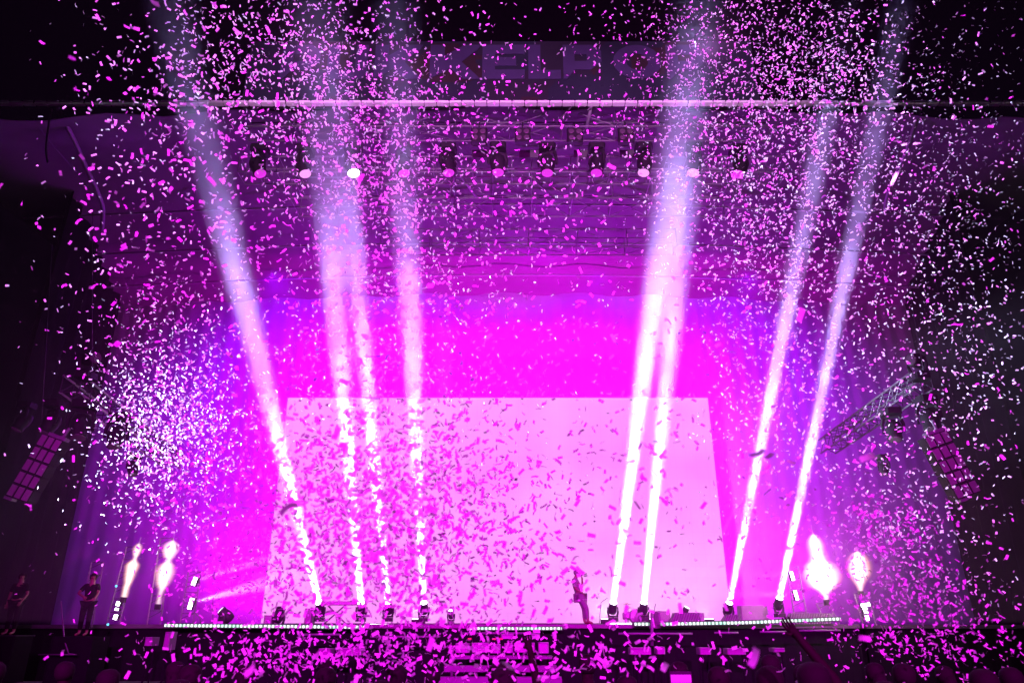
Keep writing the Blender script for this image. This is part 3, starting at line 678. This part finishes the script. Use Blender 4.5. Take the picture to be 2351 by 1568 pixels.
    bm = bmesh.new(); bm.from_mesh(h); bmesh.ops.delete(bm, geom=[fa for fa in bm.faces if (fa.calc_center_median()-hd).dot(f) > .06 and (fa.calc_center_median()-hd).dot(up) < .06], context='FACES'); bm.to_mesh(h); bm.free()
    ob('hair', h, hairm)
    if cap:
        cb = MB().lathe(hd+up*.045, [(0, .116), (.05, .112), (.09, .08), (.105, .02)], up, 14)
        rt = Matrix((sd, f, up)).transposed(); cb.box(hd+up*.05+f*.16, (.15, .13, .015), rt, bev=.04)
        c = bpy.data.meshes.new('cap'); c.from_pydata(cb.v, [], cb.f); ob('cap', c, shirt)
    root.rotation_euler.z = yaw; root.location = loc
    return root
# singer: side on facing right, leaning back, microphone raised
kf = P(1343, 1444, 25.9); kf.z = ZS
singer = person(kf, dict(pelvis=(-.12, 0, .93), belly=(-.19, 0, 1.08), chest=(-.24, 0, 1.30), neck=(-.27, 0, 1.47), chin=(-.22, 0, 1.54), head=(-.20, 0, 1.65), crown=(-.21, 0, 1.74),
    lsh=(-.29, .17, 1.41), lel=(-.02, .2, 1.17), lwr=(-.03, .08, 1.42), rsh=(-.29, -.17, 1.41), rel=(-.30, -.2, 1.12), rwr=(-.10, -.2, 1.0),
    lhip=(-.12, .09, .88), lkn=(.02, .1, .5), lan=(.0, .1, .08), ltoe=(.16, .1, .03), rhip=(-.12, -.09, .88), rkn=(.06, -.1, .5), ran=(.1, -.12, .08), rtoe=(.27, -.12, .03)),
    'singer in a cap seen from the side, leaning back with a microphone', shirt='cloth2', trousers='cloth2', hairm='cloth2', cap=True, face=(1, 0, -.05), bulk=1.32)
mc = thing('microphone', 'handheld microphone held up to the singer in front of the video wall', 'microphone', kf+Vector((-.03, .06, 1.52)))
q0 = kf+Vector((-.05, .05, 1.58)); q1 = kf+Vector((.13, .03, 1.63))
MB().tube(q0, q1, .014, 10, .02).build('handle', M['black'], mc); MB().lathe(q0, [(-.04, .012), (-.03, .026), (0, .03), (.03, .024)], q0-q1, 10).build('grille_ball', M['grey'], mc, True)
# stagehand at the left wing and a second one at the edge of the frame
sl = P(190, 1448, 23.2); sl.z = .5
pl_ = thing('side_platform', 'low dark side platform the stagehand stands on at left', 'platform', (sl.x, sl.y, 0))
MB().box((sl.x-1.0, sl.y+.3, .49), (6.4, 2.2, .04)).build('deck', M['deck'], pl_); mb = MB()
for dx in (-4, -1.9, 0, 2.05):
    for dy in (-.6, 1.2): mb.tube((sl.x+dx, sl.y+dy, 0), (sl.x+dx, sl.y+dy, .47), .03)
mb.build('legs', M['dalu'], pl_)
sl.z = .51+1.3
MB()
rs = thing('case_riser', 'black flight case riser under the stagehand at left', 'case', (sl.x, sl.y, .51))
MB().box((sl.x, sl.y, .51+.65), (1.2, .9, 1.28), bev=.03).build('case_body', M['skirt'], rs)
for k in (-1, 1): MB().box((sl.x+k*.59, sl.y, .51+.65), (.03, .93, 1.29)).build('corner_trim', M['skirt'], rs)
person(sl, dict(rel=(.30, -.12, 1.2), rwr=(.34, -.3, 1.08), lel=(-.26, -.2, 1.2), lwr=(.0, -.36, 1.1)), 'stagehand in black standing with a bare forearm held across, far left', face=(.5, -1, 0), shirt='cloth')
s2 = P(22, 1448, 23.4); s2.z = .51
rs2 = thing('case_riser', 'black flight case riser at the dark left edge', 'case', (s2.x, s2.y, .51)); MB().box((s2.x, s2.y, .51+.65), (1.0, .9, 1.28), bev=.03).build('case_body', M['skirt'], rs2)
MB().box((s2.x, s2.y, .51+1.31), (1.04, .94, .03)).build('lid', M['black'], rs2)
s2.z = .51+1.33
person(s2, dict(rel=(.30, -.02, 1.16), rwr=(.28, -.2, .95)), 'dim figure at the left edge of the frame with one arm lowered', face=(.6, -1, 0))
bar('bent_floor_stand', [P(140, 1380, 22.8), P(148, 1470, 22.8), P(158, 1500, 22.6), P(172, 1502, 22.4)], .018, 'bent thin metal stand leg below the stagehand', 'stand', M['alu'])
bar('guard_rail', [P(88, 1502, 22.5), P(176, 1502, 22.5)], .02, 'low rail segment glinting below the stagehand', 'rail', M['dalu'])

# crowd in front, dark against the stage
def raised(side=1, both=False):
    d = {('rel' if side > 0 else 'lel'): (.28*side, .08, 1.62), ('rwr' if side > 0 else 'lwr'): (.22*side, .05, 1.9)}
    if both: d.update({('lel' if side > 0 else 'rel'): (-.28*side, .06, 1.6), ('lwr' if side > 0 else 'rwr'): (-.2*side, .08, 1.85)})
    return d
protos = [person((-3.2, 6.0, -.02), {}, 'x', face=(0, 1, 0), skin='skin_shaded'), person((0, 7.0, 0), raised(1), 'x', face=(0, 1, 0), skin='skin_shaded'), person((2.0, 6.5, 0), raised(1, True), 'x', face=(.2, 1, 0), long_hair=True, skin='skin_shaded'),
          person((4.0, 7.0, 0), {}, 'x', face=(-.2, 1, 0), long_hair=True, shirt='red', skin='skin_shaded')]
crowd = []; k = 0
spots_ = []; where = []
for row, (y, n) in enumerate(((4.2, 7), (5.2, 9), (6.3, 11), (7.6, 13), (9.0, 15))):
    for i in range(n):
        x = (i-(n-1)/2)*.92*(1+.02*row)+random.uniform(-.16, .16)
        if y < 5 and abs(x) > 3.5: continue
        spots_.append((x, y+random.uniform(-.2, .2))); where.append((row, i))
used = set()
for i, (x, y) in enumerate(spots_):
    j = random.choices((0, 1, 2, 3), (6, .25, .12, 3))[0]
    if y < 5.8 and j in (1, 2): j = 0
    o = protos[j] if j not in used else copy_tree(protos[j]); used.add(j)
    o.location = (x, y, -.12+random.uniform(-.08, .1)*(1 if j != 1 else 0)-(.05 if y < 5 else 0)); o.rotation_euler.z = random.uniform(-.35, .35); s = .97+random.uniform(-.03, .03); o.scale = (s, s, s)
    o.location.z = 0
    s = random.uniform(.86, .92) if y < 6 else random.uniform(.88, .97); o.scale = (s, s, s)
    wr, wi = where[i]; od = ['first', 'second', 'third', 'fourth', 'fifth', 'sixth', 'seventh', 'eighth', 'ninth', 'tenth', 'eleventh', 'twelfth', 'thirteenth', 'fourteenth', 'fifteenth']
    tag(o, ['dark haired spectator seen from behind', 'spectator with one arm raised', 'long haired spectator with both arms raised', 'long haired spectator in dark red'][j]+', '+od[wi]+' from left in the '+['nearest', 'second', 'third', 'fourth', 'farthest'][wr]+' row', 'person', 'spectators facing the stage')
for j in range(4):
    if j not in used:
        for ch in list(protos[j].children): bpy.data.objects.remove(ch)
        bpy.data.objects.remove(protos[j])
# big head close to the camera at the lower right
bh = person((1.02, 1.33, 0), {}, 'large blurred head of the nearest spectator at the lower right', face=(-.2, 1, 0), long_hair=True, fingers=True); bh.scale = (1.08,)*3
# raised dark arm right of centre
ra = person((2.05, 5.4, 0), dict(rel=(.2, .1, 1.66), rwr=(.02, .2, 1.94), lel=(-.25, 0, 1.14)), 'spectator stretching one dark arm up right of centre', face=(0, 1, 0), skin='skin_shaded')
# phones held up
for px, py, D, lab in ((1563, 1555, 5.5, 'phone with a lit magenta screen held up at the bottom right of centre'), (1238, 1586, 6, 'x')):
    if lab == 'x': continue
    c = P(px, py, D); t = thing('mobile_phone', lab, 'phone', c)
    MB().box(c, (.155, .01, .08), bev=.004).build('phone_body', M['black'], t); MB().box(c-Vector((0, .0065, .006)), (.14, .002, .05)).build('screen', M['phone'], t)
    person((c.x-.26, D+.02, 0), dict(rel=(.27, -.06, 1.45), rwr=(.22, -.05, c.z-.13 if c.z > 1.5 else 1.6), lel=(-.2, .05, 1.2), lwr=(-.05, .2, 1.3)), 'spectator holding up the lit phone, head just below the frame', face=(0, 1, 0)).scale = (.92,)*3

# ------------------------------------------------------------------ gear on the deck
def p_(px, D, py=1444):
    v = P(px, py, D); v.z = ZS; return v
tb = p_(785, 26.3); t = thing('folding_table', 'folding keyboard table with crossed legs left of centre', 'table', tb)
w = 1.35; MB().box(tb+Vector((0, 0, .68)), (w+.15, .5, .12), bev=.03).build('table_top', M['shell'], t)
for k in (-1, 1):
    MB().tube(tb+Vector((-.35*k-.25, -.2*k, 0)), tb+Vector((.35*k-.25, -.2*k, .62)), .025).build('leg', M['grey'], t)
MB().tube(tb+Vector((w/2-.02, 0, 0)), tb+Vector((w/2+.02, 0, .62)), .03).build('leg', M['grey'], t)
bar('microphone_stand', [p_(835, 26.2), p_(836, 26.2)+Vector((0, 0, .8)), P(845, 1368, 26.2)], .015, 'thin microphone stand at the right end of the folding table', 'stand', M['grey'])
def cab(px, w, h, D, label, name='speaker_box', cat='speaker', m='grey', front='grille', yaw=0):
    c = p_(px, D); t = thing(name, label, cat, c); r = Matrix.Rotation(yaw, 3, 'Z')
    MB().box(c+Vector((0, 0, h/2)), (w, .45, h), r, bev=.03).build('cabinet', M[m], t)
    MB().box(c+r @ Vector((0, -.235, 0))+Vector((0, 0, h/2)), (w-.06, .03, h-.07), r).build('front_panel', M[front], t); return t
cab(709, .26, .5, 26, 'upright speaker box between the dark lamps left of centre')
cab(508, .16, .46, 26, 'narrow upright case behind the bright lens at left', 'case', 'case', 'black', 'skirt')
cab(1732, .95, .62, 27, 'large lit equipment box between the two right beam lamps', 'equipment_box', 'box', 'case', 'case')
cab(1600, .5, .38, 27, 'small box behind the ribbed ramp', 'equipment_box', 'box', 'case', 'case')
cab(1520, .45, .42, 26.2, 'slanted amplifier left of the ribbed ramp', 'amplifier', 'amplifier', 'case', 'grille', .4)
cab(622, .5, .3, 26.8, 'low wedge monitor in front of the video wall left corner', 'stage_monitor', 'speaker', 'grey', 'grille', .2)
# added ribbed slats that stand in for leaning stripes over the deck edge
def slats(px0, px1, h, D, label):
    a, b = p_(px0, D), p_(px1, D); t = thing('ribbed_slats', label, 'slats', (a+b)/2, 'added ribbed slats behind the diode strips')
    MB().prism([(a.x+.1, ZS), (b.x, ZS), (b.x-.05, ZS+h), (a.x+.35, ZS+h)], D, D+.4).build('slats_body', M['dalu'], t)
    mb = MB(); n = int((b.x-a.x)/.085)
    for i in range(n):
        x = a.x+.1+(b.x-a.x-.1)*i/n; mb.tube((x, D-.03, ZS+.01), (x+.14, D-.03, ZS+h-.01), .014, 6)
    mb.build('ribs', M['alu'], t)
slats(1530, 1612, .36, 25.3, 'added ribbed grey ramp under the thin slanting ray'); slats(1650, 1700, .3, 25.3, 'small added ribbed ramp under the right beam lamp'); slats(1800, 1912, .34, 25.3, 'widest added ribbed ramp below the biggest flame')
# drum kit
dk = p_(1470, 26.6); t = thing('drum_kit', 'low drum kit with two cymbals right of the singer', 'drum kit', dk)
def cyl(c, r, h, ax, nm, m, par): return MB().lathe(c, [(0, r*.97), (.02, r), (h-.02, r), (h, r*.97)], ax, 16).build(nm, M[m], par, True)
cyl(dk+Vector((-.15, 0, .26)), .24, .36, (0, -1, 0), 'bass_drum', 'shell', t); cyl(dk+Vector((-.42, -.1, .18)), .18, .2, (0, .2, 1), 'floor_tom', 'shell', t); cyl(dk+Vector((.2, .05, .2)), .15, .16, (0, .2, 1), 'snare_drum', 'shell', t)
for dx, z, r in ((-.42, .66, .2), (-.38, .54, .22), (.05, .5, .16)):
    c = dk+Vector((dx, 0, z)); MB().lathe(c, [(0, r), (.008, r*.6), (.03, .04), (.035, .01)], (.05, 0, 1), 16).build('cymbal', M['brass'], t)
    MB().tube((c.x, c.y, ZS), c, .012).build('cymbal_stand', M['alu'], t)
bar('microphone_stand', [p_(1497, 25.8), P(1505, 1385, 25.8)], .013, 'slim microphone stand right of the drum kit', 'stand', M['grey'])
bar('microphone_stand', [p_(1376, 26.4), P(1380, 1382, 26.4), P(1395, 1372, 26.3)], .012, 'slim microphone stand behind the singer', 'stand', M['grey'])
bar('gooseneck_stand', curve([p_(488, 25.2), P(488, 1385, 25.2), P(494, 1365, 25.2), P(505, 1352, 25.2)]), .014, 'curved gooseneck stand at the left of the deck', 'stand', M['grey'])
bar('bent_stand', [p_(459, 25.0), P(459, 1418, 25.0), P(447, 1403, 25.0)], .02, 'bent short stand near the left strobes', 'stand', M['alu'])
bar('front_post', [P(1497, 1400, 24.1), P(1497, 1482, 24.1)], .05, 'upright post crossing the stage edge right of the cymbals', 'post', M['alu'])

# ------------------------------------------------------------------ pit in front of the stage
def pitbox(px0, px1, py0, py1, D, label, m='case', name='flight_case', cat='case'):
    a, b = P(px0, py1, D), P(px1, py0, D); c = Vector(((a.x+b.x)/2, D+.25, 0)); t = thing(name, label, cat, c, 'cases in the pit')
    h = b.z; MB().box((c.x, c.y, (a.z+b.z)/2), (b.x-a.x, .5, b.z-a.z), bev=.03).build('case_body', M[m], t)
    MB().box((c.x, D-.01, b.z-.03), (b.x-a.x-.04, .03, .03)).build('trim', M['alu'], t)
    mb = MB()
    for k in (-1, 1): mb.tube((c.x+k*(b.x-a.x)*.42, c.y, 0), (c.x+k*(b.x-a.x)*.42, c.y, a.z), .03)
    mb.build('legs', M['skirt'], t)
pits = [(1045, 1078, 1476, 1498, 'small pale case left of the steps'), (1083, 1122, 1475, 1497, 'long pale case left in the lit row'), (1126, 1150, 1478, 1499, 'square case in the middle of the lit row'), (1158, 1178, 1476, 1498, 'small case right of the middle case'), (1182, 1228, 1475, 1497, 'longest pale case in the lit row'), (1236, 1260, 1474, 1499, 'tall case at the right end of the lit row'),
        (1448, 1495, 1486, 1502, 'wide magenta case below the cymbals'), (1509, 1527, 1484, 1501, 'small square case right of the post'), (1608, 1632, 1486, 1502, 'case below the first right beam lamp'), (1671, 1712, 1488, 1502, 'wide case left of the raised arm'), (1778, 1802, 1487, 1496, 'flat case far right of the pit'),
        (730, 760, 1488, 1503, 'case low in the pit at left'), (775, 830, 1487, 1504, 'wide case under the left diode strip'), (372, 392, 1450, 1492, 'upright lit case at the left end of the stage edge'), (330, 350, 1462, 1482, 'small lit case left of the upright case'), (1150, 1180, 1455, 1466, 'small case on the shelf above the lit row'), (1206, 1240, 1455, 1466, 'flat case on the shelf above the lit row')]
for a, b_, c_, d_, l_ in pits: pitbox(a, b_, c_, d_, 22.6, l_)
for px0, px1, py, lab in ((690, 780, 1456, 'pit rail left of the steps'), (1060, 1240, 1453, 'bright pit rail above the row of cases'), (1420, 1590, 1454, 'pit rail right of the singer'), (1640, 1695, 1452, 'short pit rail section near the right'), (1745, 1805, 1450, 'short low pit rail near the raised arm'), (1835, 1930, 1447, 'rightmost thin pit rail'), (850, 1010, 1461, 'long pit rail left of centre')):
    bar('pit_rail', [P(px0, py, 23.2), P(px1, py, 23.2)], .03, lab, 'rail', M['alu'], 'rails along the pit')
for i, px in enumerate((1078, 1134, 1150)):
    o = MB().box(P(px, 1484-18, 22.55), (.1, .02, .05)).build('warning_tape', M['amber']); solo(o, P(px, 1466, 22.55)); tag(o, ['left', 'middle', 'right'][i]+' piece of yellow tape on the pit shelf', 'tape', 'yellow tape pieces')
# steps to the deck
sp_ = P(1150, 1444, 22.0); stp = thing('stage_steps', 'dark metal steps in front of the stage centre', 'steps', (sp_.x, 22, 0))
for py, w_, D in ((1508, 2.9, 22.3), (1534, 3.1, 21.8), (1560, 3.3, 21.3)):
    z = P(1150, py, D).z; MB().box((sp_.x, D, z), (w_, .32, .09 if py < 1520 else .16)).build('tread', M['dalu'], stp)
for k in (-1, 1):
    z0_ = P(1150, 1540, 21).z; mb = MB(); mb.tube((sp_.x+k*1.3, 21.2, 0), (sp_.x+k*1.3, 21.2, z0_), .04); mb.build('post', M['dalu'], stp)

# ------------------------------------------------------------------ confetti
rnd = random.Random(5)
CL = [  # cx, cy, sx, sy, n, Dmin, Dmax
    (700, 130, 200, 130, 640, 6.5, 13), (1640, 170, 130, 160, 620, 9, 15), (1820, 330, 190, 190, 950, 10, 17), (450, 350, 150, 220, 330, 4.5, 10),
    (400, 880, 120, 170, 560, 10, 15), (370, 1000, 80, 110, 460, 10, 15), (470, 1100, 90, 120, 160, 7, 12), (820, 700, 110, 260, 420, 6, 13), (860, 350, 120, 120, 400, 7.5, 13),
    (800, 1200, 120, 150, 600, 4.2, 9), (960, 1160, 130, 150, 480, 4.2, 9), (1080, 1220, 170, 160, 260, 4, 8), (980, 650, 120, 250, 300, 6, 12), (1250, 330, 220, 170, 230, 6, 12), (1250, 750, 200, 170, 130, 5, 11),
    (1500, 1150, 150, 200, 75, 4, 8), (900, 1495, 230, 42, 235, 6, 11.5), (560, 1510, 130, 35, 60, 5.5, 10), (1350, 1500, 200, 35, 55, 4.5, 8), (2080, 1350, 110, 110, 300, 8, 15), (2040, 1210, 60, 50, 120, 8, 13),
    (1960, 950, 140, 220, 330, 8, 15), (2200, 600, 110, 350, 520, 10, 17), (1760, 800, 90, 250, 420, 10, 16), (1900, 170, 110, 110, 330, 7, 12), (2180, 1450, 120, 70, 150, 7, 13), (1750, 480, 130, 120, 240, 8, 14), (620, 1280, 60, 100, 90, 6, 11),
    (520, 1330, 70, 60, 90, 8, 14), (2060, 400, 130, 200, 230, 10, 16)]
pcs = []
for cx, cy_, sx, sy, n, d0, d1 in CL:
    for _ in range(int(n*2.9)):
        px, py = rnd.gauss(cx, sx), rnd.gauss(cy_, sy); D = rnd.uniform(d0, d1)
        if -40 < px < 2390 and -40 < py < 1610: pcs.append(P(px, py, D))
for _ in range(900): pcs.append(P(rnd.uniform(60, 2340), rnd.uniform(-20, 1590), rnd.uniform(5, 14)))
for _ in range(26): pcs.append(P(rnd.uniform(150, 2000), rnd.uniform(0, 1560), rnd.uniform(2.0, 3.5)))
pcs = [p for p in pcs if p.z > .3]
def slip(l, w, bend, nseg=4):
    vs = []; fs = []
    for i in range(nseg+1):
        t = i/nseg-.5; vs += [(l*t, -w/2, bend*l*(1-4*t*t)), (l*t, w/2, bend*l*(1-4*t*t))]
    for i in range(nseg): fs.append((2*i, 2*i+2, 2*i+3, 2*i+1))
    return vs, fs
def rq():
    # thrown paper tumbles: mostly near level slips with random spin
    return Quaternion((rnd.gauss(0, 1), rnd.gauss(0, 1), rnd.gauss(0, 1), rnd.gauss(0, 1))).normalized()
pcs.sort(key=lambda p: (p-Vector((0, 0, ZC))).length)
meshes = []
for i, bd in enumerate((0.0, .08, .16, -.12, .24)):
    vs, fs = slip(.055, .022, bd); me = bpy.data.meshes.new('confetti_slip'); me.from_pydata(vs, [], fs); me.materials.append(M['paper']); meshes.append(me)
for i, p in enumerate(pcs[:300]):
    o = bpy.data.objects.new('confetti_slip', meshes[i % 5]); C.objects.link(o); o.location = p; o.rotation_mode = 'QUATERNION'; o.rotation_quaternion = rq()
    s = rnd.uniform(.85, 1.15); o.scale = (s, s, s)
    q_ = proj(p); a_ = ['left of the video wall', 'over the left edge of the video wall', 'left of the middle', 'near the middle', 'around the singer', 'over the right edge of the video wall', 'right of the video wall'][sum(q_[0] > e for e in (600, 820, 1040, 1260, 1480, 1700))]
    zone = 'below the stage edge' if q_[1] > 1440 else 'above the white beam' if q_[1] < 238 else 'high under the roof' if q_[1] < 914 else 'in the upper half' if q_[1] < 1090 else 'at mid height' if q_[1] < 1270 else 'low over the deck'
    tag(o, f'near confetti slip {zone}, {a_}',
        'confetti', 'slips of confetti paper in the air')
mb = MB(); V_, F_ = [], []
for p in pcs[300:]:
    vs, fs = slip(.050*rnd.uniform(.85, 1.2), .021*rnd.uniform(.85, 1.2), rnd.uniform(-.15, .25), 2); q = rq(); n = len(V_)
    V_ += [q @ Vector(v)+p for v in vs]; F_ += [tuple(k+n for k in f) for f in fs]
mb.v = V_; mb.f = F_
tag(mb.build('confetti_cloud', M['paper']), 'thousands of small confetti slips filling the air over the stage', 'confetti', kind='stuff')

# ------------------------------------------------------------------ haze
hz = MB().box((0, 8, 14.5), (140, 110, 31)).build('haze', None)
hm = bpy.data.materials.new('haze'); hm.use_nodes = True; nt = hm.node_tree; nt.nodes.clear()
v = nt.nodes.new('ShaderNodeVolumePrincipled'); v.inputs['Color'].default_value = (.95, .95, .95, 1); v.inputs['Density'].default_value = HAZE; v.inputs['Anisotropy'].default_value = .2
o_ = nt.nodes.new('ShaderNodeOutputMaterial'); nt.links.new(v.outputs[0], o_.inputs['Volume']); hz.data.materials.append(hm)
tag(hz, kind='stuff', label='thin smoke hanging in the whole stage air', cat='haze')
# denser smoke collecting under the stage roof, thinning out towards the audience
sk = MB().box((0, 25.2, 11.0), (44.6, 25.6, 17.6)).build('stage_smoke', None); tag(sk, 'uneven stage smoke filling the space under the roof', 'smoke', kind='stuff')
sm_ = bpy.data.materials.new('stage_smoke'); sm_.use_nodes = True; nt = sm_.node_tree; nt.nodes.clear(); N = nt.nodes.new; L = nt.links.new
tc = N('ShaderNodeTexCoord'); sp3 = N('ShaderNodeSeparateXYZ'); L(tc.outputs['Object'], sp3.inputs[0])
def rampn(inp, a, b, c0, c1):
    m_ = N('ShaderNodeMapRange'); m_.interpolation_type = 'SMOOTHSTEP'; m_.inputs[1].default_value = a; m_.inputs[2].default_value = b; m_.inputs[3].default_value = c0; m_.inputs[4].default_value = c1; L(inp, m_.inputs[0]); return m_.outputs[0]
nz = N('ShaderNodeTexNoise'); nz.inputs['Scale'].default_value = .22; nz.inputs['Detail'].default_value = 2.5; nz.inputs['Distortion'].default_value = .4; L(tc.outputs['Object'], nz.inputs['Vector'])
def mul(a, b):
    m_ = N('ShaderNodeMath'); m_.operation = 'MULTIPLY'; L(a, m_.inputs[0])
    if isinstance(b, float): m_.inputs[1].default_value = b
    else: L(b, m_.inputs[1])
    return m_.outputs[0]
dn = mul(mul(mul(rampn(sp3.outputs[1], 14, 22.5, .0, 1.0), rampn(sp3.outputs[2], 9, 18.5, 1.0, .3)), rampn(nz.outputs['Fac'], .36, .66, .45, 1.6)), SMOKE)
v = N('ShaderNodeVolumePrincipled'); v.inputs['Color'].default_value = (.95, .72, .98, 1); v.inputs['Anisotropy'].default_value = .15; L(dn, v.inputs['Density'])  # smoke tinted pink to deepen the magenta of the light in it
o_ = N('ShaderNodeOutputMaterial'); L(v.outputs[0], o_.inputs['Volume']); sk.data.materials.append(sm_)
sm_.cycles.volume_step_rate = .6

# smoke added in a cone around each beam so its shaft shows
cm = bpy.data.materials.new('beam_smoke'); cm.use_nodes = True; nt = cm.node_tree; nt.nodes.clear(); N = nt.nodes.new; L = nt.links.new
tc = N('ShaderNodeTexCoord'); v = N('ShaderNodeVolumePrincipled'); v.inputs['Color'].default_value = (.95, .9, .98, 1); v.inputs['Density'].default_value = COLUMN
spz = N('ShaderNodeSeparateXYZ'); L(tc.outputs['Object'], spz.inputs[0])
hr = N('ShaderNodeMapRange'); hr.inputs[1].default_value = 0; hr.inputs[2].default_value = 20; L(spz.outputs[2], hr.inputs[0])
rm = N('ShaderNodeValToRGB'); rm.color_ramp.elements[0].color = (1, 1, 1, 1); rm.color_ramp.elements[1].color = (0, 0, 0, 1); rm.color_ramp.elements[1].position = .95  # added smoke thinned with height to fade the upper beams
for p_, c_ in ((.2, .8), (.4, .42), (.55, .22), (.68, .07), (.8, .018)):
    el = rm.color_ramp.elements.new(p_); el.color = (c_, c_, c_, 1)
L(hr.outputs[0], rm.inputs[0])
oi = N('ShaderNodeNewGeometry'); nz2 = N('ShaderNodeTexNoise'); nz2.inputs['Scale'].default_value = .55; nz2.inputs['Detail'].default_value = 3; nz2.inputs['Distortion'].default_value = .6
L(oi.outputs['Position'], nz2.inputs['Vector'])
L(mul(mul(rm.outputs[0], rampn(nz2.outputs['Fac'], .34, .62, .35, 1.35)), COLUMN), v.inputs['Density'])
cm.cycles.volume_step_rate = .5
o_ = N('ShaderNodeOutputMaterial'); L(v.outputs[0], o_.inputs['Volume'])
ordn = ['first', 'second', 'third', 'fourth', 'fifth', 'sixth', 'seventh', 'eighth']
for i, (a, b, cone) in enumerate(shafts):
    d = (b-a).normalized(); L_ = (b-a).length*1.06; tn = math.tan(R(cone)/2)
    mb = MB().lathe(a+d*.27, [(h, .10+tn*h*1.05) for h in (0, .5, 2, 5, 9, 14, L_)], d, 20)
    o = mb.build('beam_smoke', cm); solo(o, a)
    tag(o, 'added smoke cone around the '+ordn[i]+' light beam from left', 'smoke', 'added smoke cones round the beams', 'stuff')

for m_ in (cm, sm_, hm): m_.cycles.volume_sampling = 'EQUIANGULAR'
